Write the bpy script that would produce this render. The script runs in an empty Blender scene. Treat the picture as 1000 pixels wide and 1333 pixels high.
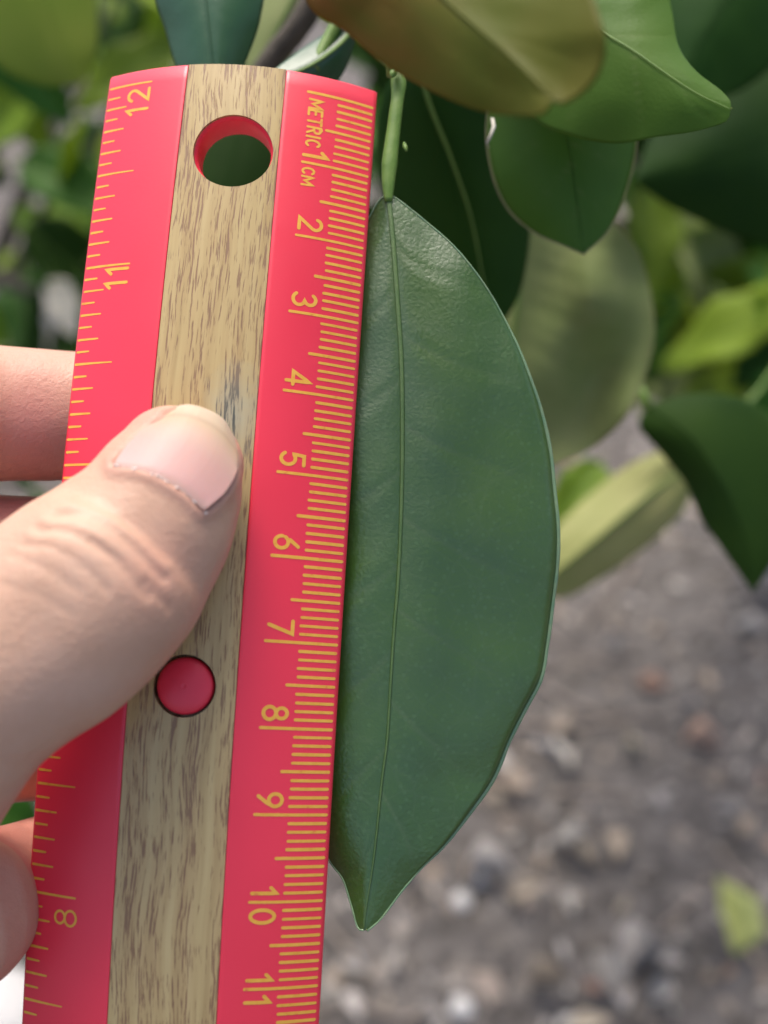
import bpy, bmesh, math, random
import numpy as np
from mathutils import Vector, Matrix, noise as mnoise
from mathutils.bvhtree import BVHTree

random.seed(7); rng = np.random.default_rng(7)
scene = bpy.context.scene
COL = scene.collection

# ------------------------------------------------------------------ camera
PITCH = math.radians(35.0)          # looking down at the ground beyond the tree
CAM_H = 0.70
FPX = 1502.8                        # focal length in photo pixels (1000 x 1333)
PX0, PY0 = 500.0, 666.5
CX = Vector((1, 0, 0)); CF = Vector((0, math.cos(PITCH), -math.sin(PITCH))); CU = Vector((0, math.sin(PITCH), math.cos(PITCH)))
CO = Vector((0, 0, CAM_H))
cam = bpy.data.cameras.new('camera'); camo = bpy.data.objects.new('camera', cam); COL.objects.link(camo)
cam.sensor_fit = 'VERTICAL'; cam.sensor_height = 24.0; cam.sensor_width = 18.0
cam.lens = FPX / 1333.0 * 24.0
cam.clip_start = 0.005; cam.clip_end = 400
cam.dof.use_dof = True; cam.dof.focus_distance = 0.142; cam.dof.aperture_fstop = cam.lens / 3.4
camo.matrix_world = Matrix(((CX.x, CU.x, -CF.x, CO.x), (CX.y, CU.y, -CF.y, CO.y), (CX.z, CU.z, -CF.z, CO.z), (0, 0, 0, 1)))
scene.camera = camo

# ------------------------------------------------------------------ sky, sun, exposure
SUN_EL, SUN_AZ = math.radians(70), math.radians(-15)     # azimuth measured from +Y towards +X
world = bpy.data.worlds.new('World'); scene.world = world; world.use_nodes = True
wn = world.node_tree; bg = wn.nodes['Background']
sky = wn.nodes.new('ShaderNodeTexSky'); sky.sky_type = 'NISHITA'; sky.sun_disc = False
sky.sun_elevation = SUN_EL; sky.sun_rotation = SUN_AZ; sky.air_density = 0.75; sky.dust_density = 4.5; sky.ozone_density = 0.5
wn.links.new(sky.outputs[0], bg.inputs[0]); bg.inputs[1].default_value = 0.15
sl = bpy.data.lights.new('sun', 'SUN'); so = bpy.data.objects.new('sun', sl); COL.objects.link(so)
sl.energy = 1.5; sl.angle = math.radians(26); sl.color = (1.0, 0.95, 0.87)
sdir = Vector((math.sin(SUN_AZ) * math.cos(SUN_EL), math.cos(SUN_AZ) * math.cos(SUN_EL), math.sin(SUN_EL)))
so.rotation_euler = sdir.to_track_quat('Z', 'Y').to_euler(); so.location = (1, 1, 3)
scene.view_settings.view_transform = 'Standard'; scene.view_settings.look = 'None'
scene.view_settings.gamma = 1.0; scene.view_settings.use_curve_mapping = False
scene.view_settings.exposure = 0.95
scene.cycles.use_denoising = True
scene.cycles.max_bounces = 8

# ------------------------------------------------------------------ helpers
def W(c):                      # camera-space millimetres (right, down, forward) -> world metres
    return CO + (CX * c[0] - CU * c[1] + CF * c[2]) * 0.001
def cpx(px, py, z):            # pixel at a distance z (mm) in front of the camera -> camera-space mm
    return np.array([(px - PX0) / FPX * z, (py - PY0) / FPX * z, z])
def at(px, py, z): return W(cpx(px, py, z))
def Wn(a):                     # array version
    a = np.asarray(a, float); out = np.zeros_like(a)
    for i in range(3):
        out[:, i] = CO[i] + (CX[i] * a[:, 0] - CU[i] * a[:, 1] + CF[i] * a[:, 2]) * 0.001
    return out
def ground_at(px, py):         # where a pixel's ray meets the ground
    d = CX * ((px - PX0) / FPX) - CU * ((py - PY0) / FPX) + CF
    return CO + d * (-CO.z / d.z)
def tag(o, label=None, cat=None, group=None, kind=None):
    if label: o['label'] = label
    if cat: o['category'] = cat
    if group: o['group'] = group
    if kind: o['kind'] = kind
    return o
def empty(name, loc=(0, 0, 0), mat=None):
    o = bpy.data.objects.new(name, None); COL.objects.link(o)
    o.empty_display_size = 0.02
    if mat is not None: o.matrix_world = mat
    else: o.location = loc
    return o
def link(name, me, mats, parent=None, mat=None, smooth=True):
    o = bpy.data.objects.new(name, me); COL.objects.link(o)
    if not isinstance(mats, (list, tuple)): mats = [mats]
    if not me.materials:
        for m in mats: me.materials.append(m)
    if smooth and len(me.polygons): me.polygons.foreach_set('use_smooth', [True] * len(me.polygons))
    if parent is not None:
        o.parent = parent
    if mat is not None: o.matrix_local = mat
    return o
def mesh(verts, faces, name='mesh'):
    me = bpy.data.meshes.new(name)
    me.from_pydata([tuple(v) for v in verts], [], [tuple(f) for f in faces]); me.update()
    return me
def interp(pts, n):            # Catmull-Rom style resample by arc length
    p = np.asarray(pts, float)
    d = np.r_[0, np.cumsum(np.linalg.norm(np.diff(p[:, :2], axis=0), axis=1))]; d /= d[-1]
    q = np.r_[[2 * p[0] - p[1]], p, [2 * p[-1] - p[-2]]]
    out = []
    for s in np.linspace(0, 1, n):
        i = min(max(np.searchsorted(d, s, 'right') - 1, 0), len(p) - 2)
        t = (s - d[i]) / max(d[i + 1] - d[i], 1e-9)
        a, b, c, e = q[i], q[i + 1], q[i + 2], q[i + 3]
        m1 = (c - a) * 0.5; m2 = (e - b) * 0.5
        lim = np.linalg.norm((c - b)[:2])
        for m in (m1, m2):
            l = np.linalg.norm(m[:2])
            if l > lim * 1.5: m *= lim * 1.5 / l
        t2, t3 = t * t, t * t * t
        out.append((2 * t3 - 3 * t2 + 1) * b + (t3 - 2 * t2 + t) * m1 + (-2 * t3 + 3 * t2) * c + (t3 - t2) * m2)
    return np.array(out)
def tube(path, radii, seg=10, flat=1.0, up=Vector((0, 0, 1))):   # world-space tube with closed ends
    P = [Vector(p) for p in path]; n = len(P); V = []; F = []
    for i in range(n):
        T = (P[min(i + 1, n - 1)] - P[max(i - 1, 0)]).normalized()
        A = T.cross(up)
        if A.length < 1e-4: A = T.cross(Vector((1, 0, 0)))
        A.normalize(); B = A.cross(T)
        for k in range(seg):
            a = 2 * math.pi * k / seg
            V.append(P[i] + A * (math.cos(a) * radii[i]) + B * (math.sin(a) * radii[i] * flat))
    for i in range(n - 1):
        for k in range(seg):
            k2 = (k + 1) % seg
            F.append((i * seg + k, i * seg + k2, (i + 1) * seg + k2, (i + 1) * seg + k))
    F.append(tuple(range(seg - 1, -1, -1))); F.append(tuple((n - 1) * seg + k for k in range(seg)))
    return V, F

# ------------------------------------------------------------------ materials
class NT:
    def __init__(s, name):
        s.m = bpy.data.materials.new(name); s.m.use_nodes = True
        s.t = s.m.node_tree; s.b = s.t.nodes['Principled BSDF']; s.out = s.t.nodes['Material Output']
    def n(s, kind, **kw):
        nd = s.t.nodes.new(kind)
        for k, v in kw.items():
            if k.startswith('i_'):
                nd.inputs[int(k[2:]) if k[2:].isdigit() else k[2:].replace('_', ' ')].default_value = v
            else: setattr(nd, k, v)
        return nd
    def l(s, a, b): s.t.links.new(a, b)
    def coords(s, scale=(1, 1, 1), kind='Object'):
        tc = s.n('ShaderNodeTexCoord'); mp = s.n('ShaderNodeMapping'); mp.inputs['Scale'].default_value = scale
        s.l(tc.outputs[kind], mp.inputs[0]); return mp.outputs[0]
    def noise(s, vec, scale, detail=3, rough=0.5):
        nd = s.n('ShaderNodeTexNoise'); nd.inputs['Scale'].default_value = scale
        nd.inputs['Detail'].default_value = detail; nd.inputs['Roughness'].default_value = rough
        if vec is not None: s.l(vec, nd.inputs['Vector'])
        return nd.outputs['Fac']
    def ramp(s, fac, stops):
        r = s.n('ShaderNodeValToRGB'); e = r.color_ramp.elements
        while len(e) < len(stops): e.new(0.5)
        for el, (p, c) in zip(e, stops):
            el.position = p; el.color = (c, c, c, 1) if not hasattr(c, '__len__') else (*c, 1)
        s.l(fac, r.inputs[0]); return r.outputs[0]
    def mix(s, fac, a, b, mode='MIX'):
        m = s.n('ShaderNodeMix', data_type='RGBA', blend_type=mode)
        for idx, v in ((0, fac), (6, a), (7, b)):
            if hasattr(v, 'is_linked') or hasattr(v, 'links'): s.l(v, m.inputs[idx])
            else: m.inputs[idx].default_value = v if idx == 0 else ((*v, 1) if len(v) == 3 else v)
        return m.outputs[2]
    def math(s, op, a, b=0.0):
        m = s.n('ShaderNodeMath', operation=op)
        for i, v in ((0, a), (1, b)):
            if hasattr(v, 'links'): s.l(v, m.inputs[i])
            else: m.inputs[i].default_value = v
        return m.outputs[0]
    def bump(s, h, strength, dist):
        b = s.n('ShaderNodeBump'); b.inputs['Strength'].default_value = strength; b.inputs['Distance'].default_value = dist
        s.l(h, b.inputs['Height']); s.l(b.outputs[0], s.b.inputs['Normal']); return b
    def color(s, c):
        if hasattr(c, 'links'): s.l(c, s.b.inputs['Base Color'])
        else: s.b.inputs['Base Color'].default_value = (*c, 1)
    def set(s, **kw):
        for k, v in kw.items():
            inp = s.b.inputs[k.replace('_', ' ')]
            if hasattr(v, 'links'): s.l(v, inp)
            else: inp.default_value = v
        return s

def mat_red():
    s = NT('red_plastic'); v = s.coords()
    a = s.noise(v, 60, 3); big = s.ramp(a, [(0.3, (0.79, 0.026, 0.056)), (0.7, (0.84, 0.031, 0.066))])
    s.color(big)
    fine = s.noise(v, 1800, 2, .6)
    r = s.math('ADD', s.math('MULTIPLY', s.noise(v, 180, 4, .65), 0.14), 0.36); s.set(Roughness=r, IOR=1.55, Coat_Weight=0.1, Coat_Roughness=0.3)
    s.bump(fine, 0.06, 0.0002)
    return s.m
def mat_print():
    s = NT('yellow_print'); v = s.coords()
    wear = s.ramp(s.noise(v, 900, 4, .7), [(0.28, (0.72, 0.20, 0.06)), (0.38, (0.76, 0.38, 0.05)), (0.75, (0.82, 0.46, 0.075))])
    s.color(wear); s.set(Roughness=0.5, IOR=1.4); return s.m
SMUDGE = (0.0046, 0.0440)        # metres on the ruler face (across, along)
def mat_wood():
    s = NT('wood_grain_film')
    tc = s.n('ShaderNodeTexCoord')
    # slow waviness that bends the grain sideways
    wob = s.n('ShaderNodeTexNoise'); wob.inputs['Scale'].default_value = 45; wob.inputs['Detail'].default_value = 2
    s.l(tc.outputs['Object'], wob.inputs['Vector'])
    wv = s.n('ShaderNodeVectorMath', operation='MULTIPLY_ADD'); s.l(wob.outputs['Color'], wv.inputs[0]); wv.inputs[1].default_value = (0.0022, 0, 0); s.l(tc.outputs['Object'], wv.inputs[2])
    def stretched(su, sv):
        mp = s.n('ShaderNodeMapping'); mp.inputs['Scale'].default_value = (su, sv, 1); s.l(wv.outputs[0], mp.inputs[0]); return mp.outputs[0]
    pores = s.noise(stretched(4200, 240), 1.0, 3, .6)
    bands = s.noise(stretched(480, 36), 1.0, 3, .55)
    thr = s.math('ADD', pores, s.math('MULTIPLY', s.math('SUBTRACT', bands, 0.5), 0.55))
    mask = s.ramp(thr, [(0.54, 0.0), (0.61, 1.0)])
    base = s.ramp(s.noise(stretched(900, 30), 1.0, 3), [(0.3, (0.40, 0.285, 0.118)), (0.5, (0.475, 0.35, 0.15)), (0.75, (0.54, 0.42, 0.195))])
    broad = s.ramp(bands, [(0.35, 0.0), (0.75, 0.6)])
    c1 = s.mix(broad, base, (0.40, 0.25, 0.105))
    c2 = s.mix(s.math('MULTIPLY', mask, 0.82), c1, (0.205, 0.105, 0.055))
    # grey-green ink smudge worn into the film
    sm = s.n('ShaderNodeVectorMath', operation='DISTANCE'); mp = s.n('ShaderNodeMapping'); mp.inputs['Scale'].default_value = (1, .55, 0); s.l(wv.outputs[0], mp.inputs[0]); s.l(mp.outputs[0], sm.inputs[0]); sm.inputs[1].default_value = (SMUDGE[0], SMUDGE[1] * .55, 0)
    dist = s.math('ADD', sm.outputs['Value'], s.math('MULTIPLY', s.math('SUBTRACT', s.noise(tc.outputs['Object'], 500, 3, .6), .5), .003))
    blot = s.ramp(s.math('MULTIPLY', dist, 100.0), [(0.05, 1.0), (0.42, 0.0)])
    c2 = s.mix(s.math('MULTIPLY', blot, .55), c2, (0.33, 0.37, 0.30))
    c2 = s.mix(s.math('MULTIPLY', s.math('MULTIPLY', blot, mask), .85), c2, (0.045, 0.055, 0.045))
    s.color(c2); s.set(Roughness=s.math('ADD', s.math('MULTIPLY', mask, 0.12), 0.3), IOR=1.5)
    s.bump(s.math('SUBTRACT', 1.0, mask), 0.35, 0.00012)
    return s.m
def mat_skin():
    s = NT('skin'); v = s.coords()
    blotch = s.noise(v, 70, 4, .6)
    base = s.ramp(blotch, [(0.25, (0.52, 0.30, 0.195)), (0.5, (0.575, 0.35, 0.24)), (0.8, (0.625, 0.405, 0.295))])
    red = s.n('ShaderNodeAttribute', attribute_name='flush_and_bounce')
    c = s.mix(s.math('MULTIPLY', red.outputs['Fac'], 0.75), base, (0.58, 0.20, 0.17))
    s.color(c)
    s.set(Roughness=s.math('ADD', s.math('MULTIPLY', s.noise(v, 300, 3), .2), .36), Subsurface_Weight=0.15, Subsurface_Scale=0.002, IOR=1.42)
    s.b.inputs['Subsurface Radius'].default_value = (1.0, 0.4, 0.25)
    fine = s.n('ShaderNodeTexVoronoi', feature='DISTANCE_TO_EDGE'); fine.inputs['Scale'].default_value = 1500
    wob = s.n('ShaderNodeTexNoise'); wob.inputs['Scale'].default_value = 500; s.l(v, wob.inputs['Vector'])
    wv = s.n('ShaderNodeVectorMath', operation='MULTIPLY_ADD'); s.l(wob.outputs['Color'], wv.inputs[0]); wv.inputs[1].default_value = (0.0014,) * 3; s.l(v, wv.inputs[2])
    s.l(wv.outputs[0], fine.inputs['Vector'])
    cell = s.ramp(fine.outputs['Distance'], [(0.0, 0.0), (0.12, 1.0)])
    h = s.math('ADD', s.math('MULTIPLY', cell, .10), s.noise(v, 1100, 4, .65))
    s.bump(h, 0.45, 0.0003)
    return s.m
def mat_nail():
    s = NT('nail')
    a = s.n('ShaderNodeAttribute', attribute_name='along').outputs['Fac']       # 0 cuticle, 1 free edge
    v = s.coords()
    jit = s.math('ADD', a, s.math('MULTIPLY', s.math('SUBTRACT', s.noise(v, 300, 3), .5), .06))
    c = s.ramp(jit, [(0.0, (0.52, 0.33, 0.27)), (0.12, (0.53, 0.30, 0.27)), (0.45, (0.52, 0.30, 0.255)), (0.66, (0.50, 0.325, 0.245)), (0.80, (0.47, 0.335, 0.22)), (0.84, (0.42, 0.30, 0.20)), (0.89, (0.49, 0.37, 0.25)), (1.0, (0.53, 0.42, 0.30))])
    s.color(c); s.set(Specular_IOR_Level=.35, Roughness=.46, Subsurface_Weight=.2, Subsurface_Scale=.0012, IOR=1.5)
    w = s.n('ShaderNodeTexNoise'); w.inputs['Scale'].default_value = 1.0; 
    at_ = s.n('ShaderNodeAttribute', attribute_name='across').outputs['Fac']
    cmb = s.n('ShaderNodeCombineXYZ'); s.l(s.math('MULTIPLY', at_, 26.0), cmb.inputs[0]); s.l(s.math('MULTIPLY', a, 1.2), cmb.inputs[1]); s.l(cmb.outputs[0], w.inputs['Vector'])
    s.bump(w.outputs['Fac'], .25, .00012)
    return s.m
def mat_leaf(name, col, col2, rough=0.36, trans=0.18, tcol=None, speck=0.0, rnd=0.25, scale=1.0, veincol=None, tint=None, spec=.28, bump=.14):
    s = NT(name); v = s.coords((scale,) * 3)
    n1 = s.noise(v, 45, 4, .6)
    c = s.ramp(n1, [(0.3, col), (0.72, col2)])
    if veincol is not None:
        va = s.n('ShaderNodeAttribute', attribute_name='vein').outputs['Fac']
        c = s.mix(va, c, veincol)
    if tint is not None:
        ta = s.n('ShaderNodeAttribute', attribute_name='tint').outputs['Fac']; c = s.mix(ta, c, tint)
    if speck:
        net = s.n('ShaderNodeTexVoronoi', feature='DISTANCE_TO_EDGE'); net.inputs['Scale'].default_value = 260; s.l(v, net.inputs['Vector'])
        c = s.mix(s.math('MULTIPLY', s.ramp(net.outputs['Distance'], [(0.0, 1.0), (0.05, 0.0)]), .22), c, (0.085, 0.15, 0.045))
        mot = s.ramp(s.noise(v, 130, 5, .65), [(0.35, 0.0), (0.7, 1.0)])
        c = s.mix(s.math('MULTIPLY', mot, .35), c, (0.030, 0.075, 0.030))
        sp = s.n('ShaderNodeTexVoronoi'); sp.inputs['Scale'].default_value = 950; s.l(v, sp.inputs['Vector'])
        sm = s.ramp(sp.outputs['Distance'], [(0.0, 1.0), (0.20, 0.55), (0.30, 0.0)])
        c = s.mix(s.math('MULTIPLY', sm, speck), c, (0.10, 0.20, 0.07))
    oi = s.n('ShaderNodeObjectInfo')
    hs = s.n('ShaderNodeHueSaturation'); s.l(c, hs.inputs['Color'])
    s.l(s.math('ADD', s.math('MULTIPLY', s.math('SUBTRACT', oi.outputs['Random'], .5), rnd * 2), 1.0), hs.inputs['Value'])
    s.l(s.math('ADD', s.math('MULTIPLY', s.math('SUBTRACT', s.math('FRACT', s.math('MULTIPLY', oi.outputs['Random'], 7.31)), .5), rnd * .12), .5), hs.inputs['Hue'])
    s.color(hs.outputs[0])
    rr = s.math('ADD', s.math('MULTIPLY', s.math('SUBTRACT', s.noise(v, 160, 4, .6), .5), .22), rough)
    s.set(Roughness=rr, Specular_IOR_Level=spec)
    vor = s.n('ShaderNodeTexVoronoi', feature='DISTANCE_TO_EDGE'); vor.inputs['Scale'].default_value = 1300; s.l(v, vor.inputs['Vector'])
    h = s.math('ADD', s.math('MULTIPLY', s.noise(v, 1500, 4, .65), .8), s.math('MULTIPLY', vor.outputs['Distance'], .8))
    s.bump(h, bump, 0.0003)
    if trans:
        tr = s.n('ShaderNodeBsdfTranslucent'); tr.inputs[0].default_value = (*(tcol or (0.25, 0.42, 0.03)), 1)
        mx = s.n('ShaderNodeMixShader'); mx.inputs[0].default_value = trans
        s.l(s.b.outputs[0], mx.inputs[1]); s.l(tr.outputs[0], mx.inputs[2]); s.l(mx.outputs[0], s.out.inputs[0])
    return s.m
def mat_plain(name, c1, c2, scale=120, rough=.7, bump=0.0, rnd=0.0):
    s = NT(name); v = s.coords()
    c = s.ramp(s.noise(v, scale, 4, .65), [(0.3, c1), (0.7, c2)])
    if rnd:
        oi = s.n('ShaderNodeObjectInfo'); hs = s.n('ShaderNodeHueSaturation'); s.l(c, hs.inputs['Color'])
        s.l(s.math('ADD', s.math('MULTIPLY', s.math('SUBTRACT', oi.outputs['Random'], .5), rnd * 2), 1.0), hs.inputs['Value']); c = hs.outputs[0]
    s.color(c); s.set(Roughness=rough)
    if bump: s.bump(s.noise(v, scale * 4, 5, .7), bump, 0.002)
    return s.m

M = {}
M['red'] = mat_red(); M['print'] = mat_print(); M['wood'] = mat_wood(); M['skin'] = mat_skin(); M['nail'] = mat_nail()
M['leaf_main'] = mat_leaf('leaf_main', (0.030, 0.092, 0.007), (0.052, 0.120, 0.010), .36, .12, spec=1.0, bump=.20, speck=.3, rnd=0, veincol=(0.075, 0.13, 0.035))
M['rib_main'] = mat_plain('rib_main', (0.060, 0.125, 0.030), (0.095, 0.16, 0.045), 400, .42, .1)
M['margin'] = mat_plain('margin', (0.13, 0.24, 0.13), (0.21, 0.29, 0.15), 600, .3)  # pale bluish green: sky sheen along the rolled edge is put into the colour
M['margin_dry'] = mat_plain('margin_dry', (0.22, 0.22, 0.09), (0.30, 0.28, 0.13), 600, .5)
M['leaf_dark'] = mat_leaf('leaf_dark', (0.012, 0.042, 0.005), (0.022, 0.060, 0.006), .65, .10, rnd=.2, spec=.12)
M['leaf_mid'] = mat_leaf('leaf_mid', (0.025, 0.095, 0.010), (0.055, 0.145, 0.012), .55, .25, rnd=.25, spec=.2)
M['leaf_light'] = mat_leaf('leaf_light', (0.17, 0.30, 0.022), (0.28, 0.38, 0.05), .5, .45, tcol=(.5, .62, .05), rnd=.3)  # lighter yellow-green; the sunlit look of background leaves is in the colour
M['leaf_under'] = mat_leaf('leaf_under', (0.19, 0.25, 0.075), (0.28, 0.31, 0.12), .6, .15, rnd=.1)
M['leaf_pale'] = mat_leaf('leaf_pale', (0.30, 0.32, 0.10), (0.42, 0.40, 0.16), .6, .2, rnd=0)
M['leaf_fresh'] = mat_leaf('leaf_fresh', (0.060, 0.155, 0.014), (0.085, 0.19, 0.020), .5, .3, rnd=0, spec=.3, veincol=(.14, .22, .05))
M['leaf_bronze'] = mat_leaf('leaf_bronze', (0.105, 0.125, 0.014), (0.15, 0.12, 0.018), .55, .35, spec=.15, tcol=(.3, .32, .03), rnd=0, scale=.55, tint=(.28, .10, .028))
M['leaf_olive'] = mat_leaf('leaf_olive', (0.060, 0.145, 0.014), (0.085, 0.165, 0.020), .52, .25, spec=.2, rnd=0, veincol=(.14, .21, .05))
M['leaf_blue'] = mat_leaf('leaf_blue', (0.02, 0.085, 0.03), (0.035, 0.12, 0.045), .40, .1, spec=.7, rnd=.1)
M['stem'] = mat_plain('green_stem', (0.10, 0.20, 0.024), (0.16, 0.26, 0.045), 500, .48, .15)
M['bark'] = mat_plain('bark', (0.06, 0.05, 0.035), (0.14, 0.115, 0.085), 150, .85, .6)
M['soil'] = mat_plain('soil', (0.038, 0.033, 0.030), (0.175, 0.157, 0.142), 60, .95, .8)
M['dry_tan'] = mat_leaf('dry_tan', (0.32, 0.27, 0.20), (0.44, 0.38, 0.29), .6, .1, tcol=(.4, .25, .1), rnd=.3)
M['dry_grey'] = mat_leaf('dry_grey', (0.30, 0.28, 0.255), (0.52, 0.49, 0.455), .7, .05, tcol=(.3, .25, .2), rnd=.3)
M['dry_pink'] = mat_leaf('dry_pink', (0.38, 0.24, 0.17), (0.50, 0.34, 0.26), .6, .1, tcol=(.4, .2, .1), rnd=.25)
M['dry_yellow'] = mat_leaf('dry_yellow', (0.42, 0.46, 0.15), (0.55, 0.58, 0.25), .6, .2, tcol=(.4, .4, .05), rnd=.1)
M['pale_straw'] = mat_leaf('pale_straw', (0.58, 0.50, 0.38), (0.75, 0.70, 0.58), .5, .2, tcol=(.6, .5, .3), rnd=.1)  # dry leaf colour brightened so that these leaves look sunlit
M['pale'] = mat_plain('pale_stone', (0.50, 0.48, 0.45), (0.68, 0.66, 0.63), 60, .8, .4)
M['dry_twig'] = mat_plain('dry_twig', (0.16, 0.13, 0.105), (0.30, 0.25, 0.205), 200, .85, .4, rnd=.3)
M['sleeve'] = mat_plain('sleeve_cloth', (0.10, 0.12, 0.16), (0.13, 0.15, 0.2), 900, .9, .5)
M['thread'] = mat_plain('dry_fibre', (0.5, 0.45, 0.36), (0.7, 0.65, 0.55), 500, .8)
M['white_flake'] = mat_plain('dry_skin', (0.74, 0.64, 0.56), (0.88, 0.82, 0.76), 700, .6)

# ------------------------------------------------------------------ ground
def ground_z(x, y):
    return 0.012 * mnoise.noise(Vector((x * 3, y * 3, 0))) + 0.006 * mnoise.noise(Vector((x * 14, y * 14, 5))) + 0.003 * mnoise.noise(Vector((x * 45, y * 45, 9)))
def axis(a, b, step, far):
    c = list(np.arange(a, b + 1e-6, step)); out = []; d = step
    x = a
    while x > -far: d *= 1.35; x -= d; out.append(x)
    out = out[::-1] + c; d = step; x = b
    while x < far: d *= 1.35; x += d; out.append(x)
    return out
gx = axis(-1.0, 1.2, 0.014, 150); gy = axis(0.1, 2.6, 0.014, 150)
gv = [(x, y, ground_z(x, y) if (-3 < x < 3 and -3 < y < 5) else 0.0) for y in gy for x in gx]
nx = len(gx)
gf = [(j * nx + i, j * nx + i + 1, (j + 1) * nx + i + 1, (j + 1) * nx + i) for j in range(len(gy) - 1) for i in range(nx - 1)]
tag(link('ground', mesh(gv, gf), M['soil']), 'dark grey brown soil strewn with leaf litter', 'ground', kind='structure')

# loose crumbs, bark chips and grit: nobody could count them
def litter():
    V = []; F = []
    for i in range(30000):
        r = random.random() ** 0.7
        y = 0.25 + 2.4 * r; x = random.uniform(-0.55, 0.75) * (0.55 + 0.55 * y)
        z = ground_z(x, y); L = random.choice([.002, .003, .004, .005, .007, .011]) * random.uniform(.7, 1.5); w = L * random.uniform(.3, .8); h = min(w, .006) * random.uniform(.3, .8)
        a = random.uniform(0, 6.283); ca, sa = math.cos(a), math.sin(a); ti = random.uniform(-.3, .3)
        b = len(V)
        for (dx, dy, dz) in ((-1, -.6, 0), (.2, -1, 0), (1, .1, 0), (.1, 1, 0), (-.8, .6, 0), (-.5, -.2, 1), (.5, -.1, 1), (0, .4, 1)):
            px = dx * L * random.uniform(.7, 1.1); py = dy * w * random.uniform(.7, 1.1)
            V.append((x + px * ca - py * sa, y + px * sa + py * ca, z - .001 + dz * h + px * ti))
        F += [(b + 5, b + 6, b + 7), (b, b + 1, b + 6, b + 5), (b + 1, b + 2, b + 6), (b + 2, b + 3, b + 7, b + 6), (b + 3, b + 4, b + 7), (b + 4, b, b + 5, b + 7)]
    s = NT('litter'); g = s.n('ShaderNodeNewGeometry')
    c = s.ramp(g.outputs['Random Per Island'], [(0, (.04, .035, .03)), (.3, (.10, .085, .07)), (.55, (.19, .165, .14)), (.7, (.27, .245, .22)), (.82, (.32, .24, .165)), (.93, (.48, .45, .41)), (1, (.16, .10, .06))])
    s.color(c); s.set(Roughness=.85)
    o = link('leaf_litter', mesh(V, F), s.m, smooth=False)
    tag(o, 'crumbs of bark, grit and rotted leaf covering the soil', 'litter', kind='stuff')
litter()

# ------------------------------------------------------------------ leaf builders
def leaf_template(L=1.0, wid=0.42, fold=0.12, droop=0.18, wave=0.02, nl=14, nw=4, curl=0.0, seed=0, peak=0.42):
    """flat-ish leaf, base at origin, along +Y, face up (+Z); solid shell with an underside"""
    r = random.Random(seed); ph = r.uniform(0, 6)
    V = []; F = []; rows = nl + 1; cols = 2 * nw + 1
    for side in (0, 1):
        for i in range(rows):
            s = i / nl
            e = math.log(.5) / math.log(peak); w = wid * .5 * max(0.0, math.sin(math.pi * s ** e)) ** .8
            w *= 1 + .05 * math.sin(s * 17 + ph)
            for j in range(cols):
                t = (j - nw) / nw
                z = abs(t) * w * fold * 2 - droop * s * s + wave * math.sin(s * 13 + ph + (2 if t > 0 else 0)) * abs(t) + curl * (t * t) * w
                V.append((t * w * L, s * L, (z - side * .004) * L))
    N = rows * cols
    for i in range(nl):
        for j in range(cols - 1):
            a = i * cols + j; F.append((a, a + 1, a + cols + 1, a + cols)); F.append((N + a, N + a + cols, N + a + cols + 1, N + a + 1))
    for i in range(nl):
        for j in (0, cols - 1):
            a = i * cols + j; q = (a, a + cols, N + a + cols, N + a); F.append(q if j == 0 else q[::-1])
    return V, F, len(F)
def leaf_me(mats, **kw):
    V, F, n = leaf_template(**kw); me = mesh(V, F)
    for m in mats: me.materials.append(m)
    if len(mats) > 1:
        nl = kw.get('nl', 14); nw = kw.get('nw', 4)
        for k in range(nl * 2 * nw): me.polygons[2 * k + 1].material_index = 1
    me.polygons.foreach_set('use_smooth', [True] * len(me.polygons))
    return me
def rib_me(mat, L=1.0, droop=.18, r=.008):
    P = [(0, s * L, (-droop * s * s + .003) * L) for s in np.linspace(-.12, .97, 9)]
    V, F = tube(P, [r * L * (1.15 - .9 * i / 8) for i in range(9)], 5)
    me = mesh(V, F); me.materials.append(mat); me.polygons.foreach_set('use_smooth', [True] * len(me.polygons)); return me

# ------------------------------------------------------------------ fallen leaves, twigs, stones
FL = {}
for key, mk in (('tan', 'dry_tan'), ('grey', 'dry_grey'), ('pink', 'dry_pink'), ('yellow', 'dry_yellow')):
    FL[key] = [leaf_me([M[mk]], fold=.25 + .2 * q, droop=.1, wave=.06, nl=8, nw=2, curl=.5 * q, seed=q + 3, wid=.42 + .07 * q) for q in range(3)]
FLAB = {'tan': ('dry tan fallen leaf lying on the soil', 'dry tan leaves on the ground'),
        'grey': ('weathered grey fallen leaf lying on the soil', 'grey weathered leaves on the ground'),
        'pink': ('pinkish brown dead leaf lying on the soil', 'pinkish brown leaves on the ground')}
def fallen(key, x, y, L, az=None, tilt=.35, label=None, group=None, lift=.008, rx=0.0):
    q = random.randrange(3); o = bpy.data.objects.new('fallen_leaf', FL[key][q]); COL.objects.link(o)
    az = random.uniform(0, 6.28) if az is None else az
    o.location = (x, y, ground_z(x, y) + lift); o.rotation_euler = (rx + random.uniform(-tilt, tilt), random.uniform(-tilt, tilt), az); o.scale = (L, L, L)
    lb = FLAB.get(key, (None, None)); form = ('shallow folded', 'half folded', 'tightly curled')[q]; size = 'tiny' if L < .019 else ('small' if L < .029 else 'large')
    tag(o, label or f'{size} {form} {lb[0]}', 'leaf', group or (f'{size} {form} {lb[1]}' if lb[1] else None)); return o
for i in range(250):
    px = random.uniform(420, 1040) if random.random() < .75 else random.uniform(-60, 420)
    py = random.uniform(420, 1360)
    g = ground_at(px, py)
    fallen(random.choices(['tan', 'grey', 'pink'], [2.6, 7, .7])[0], g.x, g.y, random.choice([.009, .012, .016, .022, .031]) * random.uniform(.85, 1.2), tilt=.45)
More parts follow.
